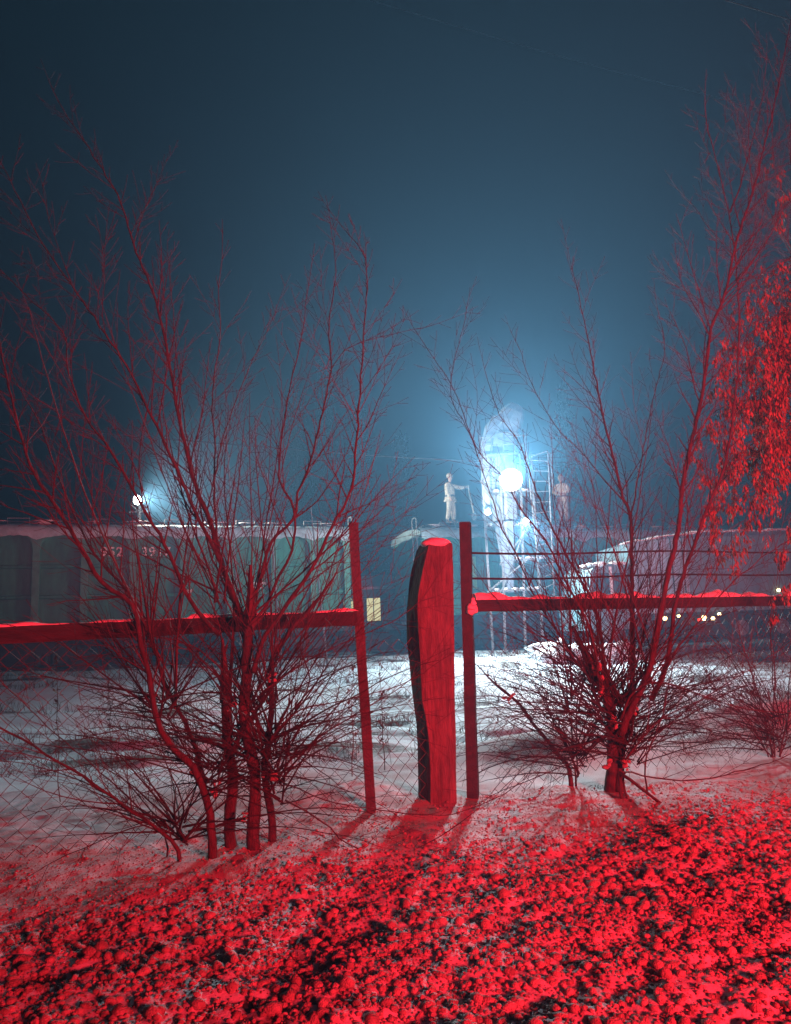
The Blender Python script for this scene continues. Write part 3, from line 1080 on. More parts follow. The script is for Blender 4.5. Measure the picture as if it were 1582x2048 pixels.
    for sx in (-.095, .095):
        e = MB()
        e.lump((sx, -lean - .015, 1.66), .012, .022, .034, 6, 2, .05)
        obj('ear', e, 'skin', body, smooth=True, local=True)
    # reflective / dark belt band round the jacket hem
    bm_ = MB()
    bm_.lathe((0, 0, 0), [(.225, .95), (.235, .96), (.235, 1.01), (.225, 1.02)], 'z', 18)
    bm_.v = [(x * 1.0, y * .80, z) for x, y, z in bm_.v]
    obj('belt', bm_, 'band', t, local=True)
    return t


DP1 = 27.35
f1 = at(903, 1047, DP1)
# this worker faces right, so its local -y points along +x
person('worker in pale work clothes leaning on a shovel on the wagon end', f1, PI / 2 - .5,
       {'l': ((.22, -.27, 1.30), (.16, -.56, 1.27)), 'r': ((-.27, -.02, 1.12), (-.25, -.12, .88))}, stride=.07)
# shovel held upright beside him
sh = thing('shovel', 'long handled shovel held upright by the worker on the wagon end', 'shovel', at(948, 1032, DP1))
ang_ = PI / 2 - .5
hx_, hy_ = .16 * math.cos(ang_) + .63 * math.sin(ang_), .16 * math.sin(ang_) - .63 * math.cos(ang_)
top_ = f1 + Vector((hx_, hy_, 1.31))
bot_ = f1 + Vector((hx_ + .17, hy_ - .02, .30))
m = MB()
m.tube([top_, bot_], .024, 6)
m.tube([top_ + Vector((-.07, 0, 0)), top_ + Vector((.07, 0, 0))], .022, 6)
obj('shaft', m, 'shaft', sh)
m = MB()
bx, by, bz = bot_
m.add([(bx - .05, by - .03, bz + .02), (bx + .05, by - .03, bz + .02), (bx + .10, by, bz - .07), (bx + .08, by - .01, bz - .20), (bx, by - .04, bz - .27), (bx - .08, by - .01, bz - .20), (bx - .10, by, bz - .07),
       (bx, by + .03, bz - .07)], [(0, 1, 7), (1, 2, 7), (2, 3, 7), (3, 4, 7), (4, 5, 7), (5, 6, 7), (6, 0, 7)])
obj('blade', m, 'steel', sh)

DP2 = 28.6
f2 = at(1128, 1045, DP2)
person('hooded worker with hands clasped in front beside the tower ladder', f2, -.45,
       {'l': ((.30, -.06, 1.16), (.08, -.24, 1.06)), 'r': ((-.30, -.06, 1.16), (-.08, -.24, 1.06))}, stride=.02, hood=True)

# ------------------------------------------------------------------ fence
FE = Vector((1, .5)).normalized()


def fence_pt(px, py):
    """point of the fence plane seen at a pixel"""
    u, v = px - W0 / 2, H0 / 2 - py
    a, b = u * CR + v * SR, -u * SR + v * CR
    d = FWD * F0 + RT0 * a + UP0 * b
    k = 6.6 / (d.y - .5 * d.x)
    return EYE + d * k


def square_post(name, parent, top, bot, w, m_, rot=.5):
    mbb = MB()
    n = 9
    rr = random.Random(int(top.x * 1000))
    pts = [bot.lerp(top, i / (n - 1)) + Vector((rr.uniform(-.003, .003), 0, 0)) for i in range(n)]
    mbb.tube(pts, [w * rr.uniform(.96, 1.04) for _ in pts], 4, twist=rot)
    return obj(name, mbb, m_, parent)


def link_mesh(name, parent, s0, s1, z_top, seed):
    """chain-link netting in the fence plane; s is world X along the fence"""
    rr = random.Random(seed)
    w, h = .125, .122
    L = (s1 - s0) * 1.118
    nk = int(L / (w / 2))
    mbb = MB()
    ph = [rr.uniform(0, 6.28) for _ in range(6)]

    def P(s, z):
        x = s0 + s / 1.118
        y = 6.6 + .5 * x
        bul = .03 * math.sin(s * 1.3 + ph[0]) * math.sin(z * 3 + ph[1])
        ds = .018 * math.sin(s * 2.1 + z * 3 + ph[2]) + .01 * math.sin(z * 7 + s * 5 + ph[3])
        dz = .02 * math.sin(s * 1.7 + ph[4]) + .012 * math.sin(s * 4 + z * 5 + ph[5])
        x += ds * FE.x - bul * FE.y
        y += ds * FE.y + bul * FE.x
        return Vector((x, y, z + dz))
    for k in range(nk):
        g = hz(s0 + k * w / 2 / 1.118, 6.6 + .5 * (s0 + k * w / 2 / 1.118))
        ni = int((z_top - g + .02) / (h / 2))
        pts = []
        for i in range(ni + 1):
            s = k * w / 2 + (w / 2 if (i + k) % 2 == 0 else 0) + rr.uniform(-.004, .004)
            q = P(s, z_top - i * h / 2)
            pts.append(q + Vector((0, .003 * (1 if i % 2 else -1), 0)))
        if len(pts) > 1:
            mbb.tube(pts, .0032, 3, cap=False)
    return obj(name, mbb, 'wire', parent)


def beam(name, parent, p, q, hh, ww, m_):
    mbb = MB()
    d = (q - p)
    n = 24
    e = Vector((d.x, d.y, 0)).normalized()
    nrm = Vector((-e.y, e.x, 0))
    rr = random.Random(int(p.x * 991))
    vs, fs = [], []
    for i in range(n + 1):
        c = p.lerp(q, i / n) + Vector((0, 0, rr.uniform(-.004, .004)))
        for a, b in ((-1, -1), (1, -1), (1, 1), (-1, 1)):
            vs.append(c + nrm * (a * ww / 2) + Vector((0, 0, b * hh / 2)))
    for i in range(n):
        for k in range(4):
            k2 = (k + 1) % 4
            fs.append((i * 4 + k, i * 4 + k2, (i + 1) * 4 + k2, (i + 1) * 4 + k))
    fs += [(3, 2, 1, 0), tuple(n * 4 + k for k in range(4))]
    mbb.add(vs, fs)
    return obj(name, mbb, m_, parent)


def snow_ridge(name, parent, p, q, hh, ww, seed, gaps=0.0):
    mbb = MB()
    rr = random.Random(seed)
    L = (q - p).length
    n = int(L / .03)
    prof = []
    e = (q - p).normalized()
    nrm = Vector((-e.y, e.x, 0)).normalized()
    vs, fs = [], []
    ph = [rr.uniform(0, 6) for _ in range(5)]
    for i in range(n + 1):
        s = L * i / n
        k = .55 + .25 * math.sin(s * 4.1 + ph[0]) + .2 * math.sin(s * 11 + ph[1]) + .12 * math.sin(s * 27 + ph[2])
        k = max(.12, k)
        if gaps and math.sin(s * 3.3 + ph[3]) + .6 * math.sin(s * 7.7 + ph[4]) > 1.2 - gaps:
            k *= .22
        c = p.lerp(q, i / n)
        for a, z in ((-.52, -.01), (-.50, .35), (-.3, .8), (0, 1), (.3, .8), (.5, .35), (.52, -.01)):
            vs.append(c + nrm * (a * ww) + Vector((0, 0, z * hh * k + (rr.uniform(-.002, .002)))))
    for i in range(n):
        for j in range(6):
            fs.append((i * 7 + j, (i + 1) * 7 + j, (i + 1) * 7 + j + 1, i * 7 + j + 1))
    fs += [tuple(range(6, -1, -1)), tuple(n * 7 + j for j in range(7))]
    mbb.add(vs, fs)
    return obj(name, mbb, 'snow', parent, smooth=True)


# left run
lp_b, lp_t = fence_pt(743, 1618), fence_pt(706, 1046)
fl = thing('fence', 'sagging chain link fence with snowy top rail left of the thick post', 'fence', lp_b)
square_post('post', fl, lp_t, lp_b - Vector((0, 0, .1)), .054, 'post_metal', .9)
ra, rb = fence_pt(-90, 1276), fence_pt(715, 1236)
beam('top_rail', fl, ra, rb, .115, .06, 'rail_wood')
snow_ridge('rail_snow', fl, ra + Vector((0, 0, .058)), rb + Vector((0, 0, .058)), .034, .066, 3, .35)
link_mesh('wire_mesh', fl, -3.35, -.25, 1.50, 5)
link_mesh('wire_mesh', fl, -.20, .35, 1.35, 6)
# right run
rp_b, rp_t = fence_pt(946, 1617), fence_pt(930, 1045)
fr = thing('fence', 'chain link fence with straight snow topped rail and two rods on the right', 'fence', rp_b)
square_post('post', fr, rp_t, rp_b - Vector((0, 0, .1)), .066, 'post_metal', .55)
ra, rb = fence_pt(948, 1212), fence_pt(1680, 1200)
beam('top_rail', fr, ra, rb, .105, .07, 'rail_wood')
snow_ridge('rail_snow', fr, ra + Vector((0, 0, .053)), rb + Vector((0, 0, .053)), .075, .085, 8)
for y0, y1, r in ((1106, 1103, .0105), (1157, 1147, .0105)):
    m = MB()
    a, b = fence_pt(944, y0), fence_pt(1640, y1)
    pts = [a.lerp(b, i / 12) + Vector((0, 0, -.012 * math.sin(PI * i / 12 * 3))) for i in range(13)]
    m.tube(pts, r, 6)
    obj('rod', m, 'rail_wood', fr)
link_mesh('wire_mesh', fr, .76, 5.4, 1.56, 9)
m = MB()
q = fence_pt(943, 1212)
m.lump((q.x, q.y - .06, q.z - .03), .055, .05, .05, 2, 2)
m.lump((q.x + .01, q.y - .06, q.z + .02), .03, .03, .05, 5, 2)
obj('post_snow', m, 'snow', fr, smooth=True)

# thick rough post
cp = thing('gate_post', 'thick rough edged gate post with dark side and rounded snow cap', 'post', fence_pt(885, 1632) - Vector((0, .1, 0)))
s_, ox, oy = .3175, 660, 1030
rings = [  # (y, dark left edge, front left edge, right edge)
    (1900, 558, 632, 797), (1750, 557, 632, 796), (1600, 555, 631, 795), (1450, 552, 627, 792), (1340, 548, 612, 790), (1250, 535, 600, 789), (1150, 521, 577, 787), (1030, 508, 573, 785),
    (900, 496, 570, 784), (800, 483, 563, 783), (700, 481, 556, 782), (600, 481, 551, 780), (500, 492, 555, 779), (420, 500, 570, 777), (340, 512, 588, 776), (270, 528, 604, 774), (215, 545, 616, 772), (182, 562, 626, 768)]
vs, fs = [], []
rr = random.Random(3)
DPOST = 6.62
for j, (yy, xa, xb, xc) in enumerate(rings):
    py = oy + yy * s_
    A = at(ox + xb * s_, py, DPOST)
    B_ = at(ox + xc * s_, py + 1, DPOST + .05)
    C_ = at(ox + xa * s_, py - 1, DPOST + .22)
    z = (A.z + B_.z + C_.z) / 3 if j else A.z - .25
    Bk = Vector((B_.x + (C_.x - A.x), B_.y + (C_.y - A.y), 0))
    ring = []
    for P, Q in ((A, B_), (B_, Bk), (Bk, C_), (C_, A)):
        for f in (0, .25, .5, .75):
            w_ = P.lerp(Q, f)
            bl = .012 * math.sin(PI * f)
            ring.append((w_.x + rr.uniform(-.003, .003), w_.y - (bl if P is A else 0) + rr.uniform(-.003, .003), z + rr.uniform(-.004, .004)))
    vs += ring
n = 16
for j in range(len(rings) - 1):
    for k in range(n):
        k2 = (k + 1) % n
        fs.append((j * n + k, j * n + k2, (j + 1) * n + k2, (j + 1) * n + k))
fs.append(tuple((len(rings) - 1) * n + k for k in range(n)))
m = MB()
m.add(vs, fs)
obj('shaft', m, 'post_rough', cp)
top = Vector(vs[-8])
cx = sum(v[0] for v in vs[-n:]) / n
cy = sum(v[1] for v in vs[-n:]) / n
m = MB()
m.lump((cx, cy, vs[-1][2] + .005), .135, .16, .055, 7, 3, .08)
obj('snow_cap', m, 'snow', cp, smooth=True)


# ------------------------------------------------------------------ shrubs and trees
def smooth_path(pts, step):
    out = []
    n = len(pts)
    for i in range(n - 1):
        p0, p1, p2, p3 = pts[max(i - 1, 0)], pts[i], pts[i + 1], pts[min(i + 2, n - 1)]
        k = max(1, int((p2 - p1).length / step))
        for j in range(k):
            t = j / k
            out.append(.5 * ((2 * p1) + (p2 - p0) * t + (2 * p0 - 5 * p1 + 4 * p2 - p3) * t * t + (3 * p1 - p0 - 3 * p2 + p3) * t ** 3))
    out.append(pts[-1])
    return out


def shoot(mb, p, d, L, r, rnd, depth, up=.10, wig=.16, droop=0.0, tips=None, dens=1.0):
    n = max(3, int(L / .11))
    pts, dirs = [p.copy()], [d.copy()]
    d = d.normalized()
    for i in range(n):
        d = d + Vector((rnd.gauss(0, wig), rnd.gauss(0, wig), rnd.gauss(0, wig) + up - droop * (i / n))) * .5
        d.normalize()
        p = p + d * (L / n)
        pts.append(p.copy())
        dirs.append(d.copy())
    rad = [max(.0014, r * (1 - .8 * i / n)) for i in range(n + 1)]
    mb.tube(pts, rad, 4 if r > .004 else 3, cap=False)
    if tips is not None:
        tips.append((pts, dirs))
    if depth > 0:
        m_ = max(1, int(L / .10 * dens))
        sgn = rnd.choice((-1, 1))
        for k in range(m_):
            f = .18 + .78 * (k + rnd.random() * .6) / m_
            i = min(n, int(f * n))
            dd = dirs[i]
            side = dd.cross(Vector((rnd.gauss(0, .5), rnd.gauss(0, 1) + 1.2, rnd.gauss(0, .5))))
            if side.length < 1e-3:
                continue
            side.normalize()
            sgn = -sgn
            ang = rnd.uniform(.3, .9)
            nd = dd * math.cos(ang) + side * (sgn * math.sin(ang))
            shoot(mb, pts[i], nd, L * (1 - f * .55) * rnd.uniform(.25, .5), max(.0016, rad[i] * .58), rnd, depth - 1, up, wig, droop, tips, dens)


def stem(parent, px_pts, D0, D1, r0, r1, rnd, bulge=0.0, side_len=.55, dens=1.0, depth=2, start=.18, name='stem', tips=None, up=.10, droop=0.0, trace=True):
    n = len(px_pts)
    pts = []
    for i, (x, y) in enumerate(px_pts):
        f = i / (n - 1)
        pts.append(at(x, y, D0 + (D1 - D0) * f + bulge * math.sin(PI * f)))
    if pts[0].z - hz(pts[0].x, pts[0].y) < .22:
        pts.insert(0, pts[0] + Vector((0, 0, -.22)))
    path = smooth_path(pts, .07)
    path = [p + Vector((rnd.gauss(0, .0035), rnd.gauss(0, .004), rnd.gauss(0, .003))) if 0 < i < len(path) - 1 else p for i, p in enumerate(path)]
    m = len(path)
    rad = [(r0 * .86 + (r1 * .8 - r0 * .86) * (i / (m - 1)) ** .5) * rnd.uniform(.93, 1.07) for i in range(m)]
    mbb = MB()
    mbb.tube(path, rad, 9 if r0 > .02 else 6)
    o = obj(name, mbb, 'bark', parent, smooth=True)
    tw = MB()
    Lt = sum((path[i + 1] - path[i]).length for i in range(m - 1))
    k = max(2, int(Lt / .10 * dens))
    sgn = 1
    for j in range(k):
        f = start + (.99 - start) * (j + rnd.random() * .7) / k
        i = min(m - 2, int(f * (m - 1)))
        dd = (path[i + 1] - path[i]).normalized()
        side = dd.cross(Vector((rnd.gauss(0, .4), 1.0 + rnd.gauss(0, .8), rnd.gauss(0, .4)))).normalized()
        sgn = -sgn
        ang = rnd.uniform(.28, .75)
        if rnd.random() < .35:
            sgn = -sgn
        nd = dd * math.cos(ang) + side * (sgn * math.sin(ang))
        L = side_len * rnd.choice((.25, .4, .7, 1.0, 1.5)) * rnd.uniform(.8, 1.2) * (1.15 - .6 * f)
        shoot(tw, path[i], nd, L, min(rad[i] * .5, .006), rnd, depth - 1, up, .16, droop, tips, 1.0)
    # the stem's own leading tip
    dd = (path[-1] - path[-2]).normalized()
    shoot(tw, path[-1], dd, .45, r1, rnd, 1, up, .12, droop, tips)
    if tw.f:
        obj('twigs', tw, 'twig', o, smooth=False)
    return o


def low_shoots(parent, spots, n, rnd, Lr, elev, name='twigs', bias=0.0, droop=.22):
    """thin arching shoots from the foot of a shrub"""
    tw = MB()
    for k in range(n):
        px, py, D = spots[k % len(spots)]
        p = at(px + rnd.uniform(-16, 16), py + rnd.uniform(-35, 35), D + rnd.uniform(-.08, .08))
        p.z = max(p.z, hz(p.x, p.y) + .03)
        az = rnd.choice((0, PI)) + rnd.gauss(0, .75) if rnd.random() > abs(bias) else (0 if bias > 0 else PI) + rnd.gauss(0, .5)
        el = rnd.uniform(*elev)
        d = Vector((math.cos(az) * math.cos(el), math.sin(az) * math.cos(el) * .7, math.sin(el)))
        L = rnd.uniform(*Lr)
        shoot(tw, p, d, L, rnd.uniform(.0045, .0085), rnd, 2, .02, .12, droop, None, .5)
    # keep everything above the snow
    tw.v = [(x, y, max(z, .012)) for x, y, z in tw.v]
    return obj(name, tw, 'twig_shaded', parent)


def fan_shoots(parent, spots, n, rnd, Lr, spread=.55):
    """long straight whips rising from the crown of a cut-back shrub"""
    for k in range(n):
        px, py, D = spots[k % len(spots)]
        p = at(px + rnd.uniform(-14, 14), py + rnd.uniform(-30, 30), D + rnd.uniform(-.06, .06))
        tw = MB()
        d = Vector((rnd.gauss(0, spread), rnd.gauss(0, .35), 1)).normalized()
        shoot(tw, p, d, rnd.uniform(*Lr), rnd.uniform(.005, .0095), rnd, 2, .06, .07, 0, None, .45)
        obj('whip', tw, 'twig', parent)


def fork_snow(parent, spots, D, seed, name='fork_snow'):
    for i, (x, y, w, h) in enumerate(spots):
        m = MB()
        p = at(x, y, D - .03)
        rs_ = random.Random(seed + i)
        for q in range(7):
            o_ = Vector((rs_.gauss(0, .22) * w, 0, rs_.gauss(0, .26) * h)) * (D / F0)
            k_ = rs_.uniform(.12, .26) * D / F0
            m.lump(p + o_ + Vector((0, rs_.uniform(-.01, .02), 0)), w * k_, .018, h * k_ * .8, seed + i * 9 + q, 2, .3)
        obj(name, m, 'clod', parent, smooth=True)


R = random.Random(21)
# --- left shrub
DL = 5.55
bl = at(470, 1668, DL)
bl.z = hz(bl.x, bl.y)
ls = thing('bare_shrub', 'large bare many stemmed shrub in front of the left fence rail', 'shrub', bl)
STL = [
    # trunks
    ([(506, 1650), (511, 1574), (500, 1493), (487, 1442), (492, 1351), (497, 1255)], 5.5, 5.55, .058, .045, 0, .25, .35, .3),
    ([(425, 1700), (420, 1629), (405, 1574), (384, 1533), (349, 1498), (324, 1462), (308, 1402), (298, 1351), (283, 1290), (262, 1210), (202, 1163), (152, 1078), (104, 1002), (70, 949), (40, 868), (15, 757), (-10, 640)], 5.35, 5.2, .044, .006, -.1, .5, 1, .3),
    ([(415, 1610), (394, 1503), (369, 1442), (345, 1397), (322, 1345), (308, 1290), (283, 1225), (240, 1165), (190, 1110), (150, 1030), (120, 960), (80, 850), (30, 760)], 5.5, 5.8, .030, .004, .1, .5, 1, .3),
    ([(545, 1655), (535, 1590), (528, 1530), (538, 1475), (543, 1400), (538, 1345), (560, 1290), (600, 1240)], 5.65, 5.8, .046, .020, 0, .4, .6, .4),
    ([(460, 1640), (466, 1560), (456, 1480), (452, 1405)], 5.6, 5.62, .052, .046, 0, .3, .5, .5),
    # crown forks
    ([(495, 1262), (470, 1200), (440, 1120), (420, 1040), (384, 949), (344, 757), (313, 605), (273, 504), (243, 408), (212, 352), (160, 270), (118, 205)], 5.55, 5.9, .034, .004, .2, .6, 1, .15),
    ([(440, 1122), (405, 1050), (380, 1000), (354, 939), (303, 833), (253, 731), (167, 605), (100, 510), (66, 453), (8, 337)], 5.6, 5.2, .020, .003, -.1, .6, 1, .1),
    ([(440, 1270), (408, 1239), (379, 1198), (348, 1128), (319, 1068), (284, 1014), (269, 983), (221, 901), (172, 833), (137, 747), (126, 666), (66, 605), (10, 549)], 5.45, 5.1, .024, .003, 0, .55, 1, .12),
    ([(462, 1190), (440, 1120), (432, 1050), (428, 960), (430, 878), (425, 782), (440, 681), (437, 600), (441, 545)], 5.65, 5.9, .018, .003, .1, .45, 1, .15),
    ([(430, 950), (445, 878), (480, 782), (506, 721), (540, 650)], 5.8, 5.9, .009, .002, 0, .4, 1, .15),
    ([(498, 1250), (530, 1215), (560, 1150), (585, 1100), (590, 1040), (580, 1000), (558, 955), (566, 858), (581, 767), (600, 690), (612, 600)], 5.5, 5.7, .018, .003, .1, .45, 1, .2),
    ([(505, 1345), (522, 1290), (545, 1252), (577, 1207), (621, 1144), (646, 1090), (675, 1033), (703, 976), (713, 883), (723, 732), (733, 580), (726, 504), (690, 460)], 5.45, 5.6, .024, .003, -.1, .5, 1, .2),
    ([(498, 1245), (505, 1204), (523, 1153), (542, 1084), (586, 1040), (596, 986), (612, 949), (637, 858), (662, 742), (657, 656), (672, 544), (665, 480)], 5.6, 6.0, .021, .003, .1, .5, 1, .2),
    ([(577, 1207), (640, 1150), (700, 1105), (760, 1060), (830, 1010)], 5.5, 5.6, .010, .002, 0, .4, 1, .2),
    ([(493, 1300), (480, 1240), (455, 1180), (425, 1120), (410, 1060), (395, 985), (372, 860), (352, 700), (340, 560)], 5.7, 6.1, .017, .003, .2, .5, 1, .2),
    ([(660, 742), (690, 700), (740, 680), (800, 665), (850, 655)], 5.8, 5.8, .006, .002, 0, .3, 1, .2),
    # low leaning canes
    ([(356, 1700), (303, 1650), (243, 1609), (167, 1553), (91, 1508), (-20, 1440)], 5.3, 4.95, .022, .007, 0, .5, .9, .2),
    ([(330, 1670), (250, 1590), (150, 1500), (60, 1420), (-30, 1330)], 5.4, 5.2, .010, .003, 0, .5, 1, .2),
    ([(300, 1640), (180, 1570), (60, 1530), (-30, 1520)], 5.3, 5.1, .009, .003, 0, .5, 1, .2),
    ([(560, 1565), (620, 1490), (700, 1435), (800, 1375), (850, 1330)], 5.55, 5.7, .012, .003, 0, .5, 1, .2),
    ([(540, 1480), (600, 1420), (690, 1400), (800, 1370), (900, 1310)], 5.5, 5.6, .009, .003, 0, .5, 1, .2),
    ([(520, 1390), (600, 1330), (700, 1280), (800, 1235), (850, 1190)], 5.5, 5.6, .011, .003, 0, .5, 1, .2),
    ([(480, 1380), (400, 1300), (300, 1270), (180, 1250), (60, 1245)], 5.5, 5.4, .010, .003, 0, .5, 1, .2),
    ([(570, 1600), (640, 1640), (700, 1690), (790, 1705), (850, 1690), (900, 1660)], 5.4, 5.3, .008, .004, 0, .3, .7, .3),
    ([(560, 1560), (650, 1600), (760, 1620), (880, 1630), (960, 1610), (1020, 1580)], 5.5, 5.6, .007, .003, 0, .3, .7, .3),
    ([(590, 1420), (620, 1360), (600, 1280), (640, 1190), (660, 1100)], 5.9, 6.0, .010, .003, 0, .5, 1, .2),
]
for i, (p, d0, d1, r0, r1, bu, sl, de, stt) in enumerate(STL):
    stem(ls, p, d0, d1, r0, r1, R, bu, sl * 1.25, de * 1.05, 3 if i in (5, 6, 7, 11) else 2, stt)
low_shoots(ls, [(480, 1480, 5.5), (420, 1560, 5.45), (540, 1500, 5.6), (360, 1660, 5.35), (550, 1580, 5.5), (330, 1420, 5.4)], 170, R, (.5, 1.5), (-.1, 1.25))
fork_snow(ls, [(541, 1556, 34, 26), (430, 1575, 20, 38), (322, 1650, 34, 18), (543, 1350, 24, 26), (464, 1412, 20, 18), (488, 1632, 20, 14), (384, 1545, 18, 22)], 5.46, 40)

fan_shoots(ls, [(497, 1250, 5.55), (440, 1200, 5.6), (300, 1290, 5.4), (543, 1390, 5.7), (345, 1400, 5.5), (455, 1405, 5.6), (500, 1420, 5.6)], 46, R, (.8, 2.3))
# --- right shrub
DR = 6.95
br = at(1225, 1575, DR)
br.z = hz(br.x, br.y)
rs = thing('bare_shrub', 'bare shrub with snow in its forks before the right fence rail', 'shrub', br)
STR_ = [
    ([(1222, 1580), (1228, 1500), (1222, 1430), (1208, 1380), (1190, 1345)], 6.95, 6.95, .085, .05, 0, .3, .6, .4),
    ([(1240, 1570), (1245, 1480), (1262, 1400), (1266, 1300), (1264, 1216), (1264, 1124), (1261, 1033), (1246, 996), (1231, 935), (1210, 850), (1189, 747), (1163, 615), (1140, 520)], 6.9, 7.3, .052, .002, .1, .5, 1, .3),
    ([(1240, 1470), (1270, 1400), (1296, 1350), (1312, 1277), (1334, 1155), (1356, 1063), (1362, 1002), (1371, 932), (1404, 791), (1422, 659), (1448, 593), (1475, 475), (1505, 387), (1527, 299), (1554, 185), (1572, 90)], 6.85, 6.3, .044, .005, -.1, .6, 1, .3),
    ([(1300, 1400), (1330, 1340), (1353, 1200), (1389, 1088), (1423, 996), (1450, 926), (1470, 800), (1478, 650), (1472, 540), (1457, 422), (1431, 316), (1412, 235)], 6.9, 6.4, .032, .004, 0, .6, 1, .2),
    ([(1460, 425), (1480, 370), (1497, 308), (1519, 229), (1530, 150)], 6.5, 6.4, .010, .003, 0, .4, 1, .2),
    ([(1215, 1420), (1207, 1307), (1191, 1216), (1155, 1149), (1106, 1060), (1068, 970), (1040, 890), (1000, 830), (975, 760)], 6.95, 7.2, .028, .003, .1, .5, 1, .2),
    ([(1200, 1370), (1179, 1197 + 60), (1129, 1109 + 50), (1091, 1080), (1043, 1020), (1010, 960), (952, 894), (909, 781), (868, 718), (850, 690)], 6.8, 6.6, .020, .003, -.1, .5, 1, .2),
    ([(1210, 1390), (1150, 1310), (1091, 1230), (1060, 1172), (1030, 1104), (1003, 1058), (985, 1000), (939, 868), (901, 780), (930, 640)], 7.1, 7.3, .018, .003, .1, .5, 1, .2),
    ([(1205, 1350), (1180, 1290), (1165, 1230), (1150, 1180), (1140, 1080), (1110, 1000), (1105, 930)], 6.9, 6.9, .013, .003, 0, .4, 1, .2),
    ([(1190, 1345), (1120, 1290), (1040, 1250), (980, 1180), (940, 1120)], 6.9, 7.0, .012, .003, 0, .5, 1, .2),
    ([(1262, 1033), (1275, 960), (1290, 880), (1305, 800), (1330, 700), (1320, 640)], 7.2, 7.3, .012, .003, 0, .5, 1, .2),
    ([(1246, 1000), (1200, 950), (1160, 900), (1110, 850), (1060, 760), (1040, 700)], 7.2, 7.4, .010, .003, 0, .5, 1, .2),
    ([(1330, 1340), (1360, 1290), (1400, 1240), (1470, 1160), (1560, 1090), (1620, 1060)], 6.8, 6.6, .014, .004, 0, .5, 1, .2),
    ([(1240, 1440), (1270, 1380), (1320, 1365), (1400, 1390), (1480, 1415), (1600, 1430)], 6.8, 6.4, .016, .004, 0, .5, 1, .2),
    ([(1250, 1520), (1320, 1440), (1400, 1400), (1480, 1350), (1560, 1300)], 6.7, 6.4, .011, .003, 0, .5, 1, .2),
    # big drooping branch along the snow
    ([(1240, 1545), (1262, 1560), (1300, 1590), (1345, 1622), (1400, 1642), (1460, 1643), (1530, 1642), (1600, 1650), (1660, 1640)], 6.6, 5.9, .020, .010, 0, .35, .5, .3),
    ([(1250, 1545), (1310, 1556), (1400, 1560), (1470, 1545), (1540, 1525), (1600, 1500)], 6.6, 6.6, .011, .005, 0, .35, .6, .3),
    # broken stubs on the left
    ([(1140, 1540), (1110, 1500), (1070, 1450), (1040, 1410), (1012, 1385)], 7.2, 7.5, .030, .016, 0, .4, .6, .3),
    ([(1150, 1535), (1130, 1480), (1100, 1430), (1080, 1350)], 7.2, 7.3, .014, .004, 0, .4, 1, .3),
    ([(1290, 1530), (1310, 1470), (1325, 1430), (1330, 1405)], 6.8, 6.7, .010, .007, 0, .3, .5, .3),
    ([(1190, 1520), (1130, 1470), (1060, 1430), (1000, 1440), (950, 1470)], 6.9, 6.9, .010, .003, 0, .5, 1, .2),
    ([(1170, 1400), (1090, 1360), (1010, 1340), (950, 1330), (890, 1330)], 6.9, 6.7, .009, .003, 0, .5, 1, .2),
]
for i, (p, d0, d1, r0, r1, bu, sl, de, stt) in enumerate(STR_):
    stem(rs, p, d0, d1, r0, r1, R, bu, sl * 1.25, de * 1.0, 3 if i in (2, 3) else 2, stt)
low_shoots(rs, [(1222, 1480, 6.9), (1240, 1420, 6.9), (1200, 1400, 6.95), (1160, 1520, 7.1), (1260, 1500, 6.85)], 170, R, (.6, 1.7), (-.05, 1.2))
fork_snow(rs, [(1193, 1338, 26, 26), (1206, 1384, 22, 22), (1228, 1443, 18, 24), (1268, 1420, 18, 26), (1018, 1392, 24, 22), (1218, 1530, 26, 22), (1250, 1530, 24, 22)], 6.86, 80)

fan_shoots(rs, [(1190, 1345, 6.95), (1262, 1390, 6.9), (1300, 1350, 6.9), (1215, 1400, 6.95), (1150, 1400, 7.1)], 40, R, (.8, 2.6))
# --- thicket at the far right
bf = at(1545, 1508, 8.2)
bf.z = hz(bf.x, bf.y)
fs_ = thing('bare_shrub', 'thin stemmed bare shrub fanning out at the right edge of the snowbank', 'shrub', bf)
for p, r0 in (([(1545, 1515), (1530, 1440), (1510, 1370), (1485, 1290), (1465, 1210), (1440, 1150), (1420, 1090)], .018), ([(1550, 1515), (1545, 1440), (1550, 1350), (1540, 1250), (1555, 1150), (1545, 1060)], .014),
              ([(1540, 1510), (1490, 1480), (1430, 1440), (1380, 1400), (1330, 1340), (1300, 1290)], .012), ([(1560, 1515), (1575, 1440), (1600, 1350), (1620, 1250)], .016),
              ([(1535, 1508), (1500, 1450), (1440, 1390), (1400, 1320), (1380, 1240)], .010), ([(1560, 1500), (1540, 1400), (1500, 1320), (1450, 1260)], .010)):
    stem(fs_, p, 8.2, 8.0, r0, .003, R, 0, .55, 1.0, 2, .15)
low_shoots(fs_, [(1545, 1480, 8.2), (1560, 1460, 8.1)], 40, R, (.6, 1.6), (0, 1.3), bias=-.4)

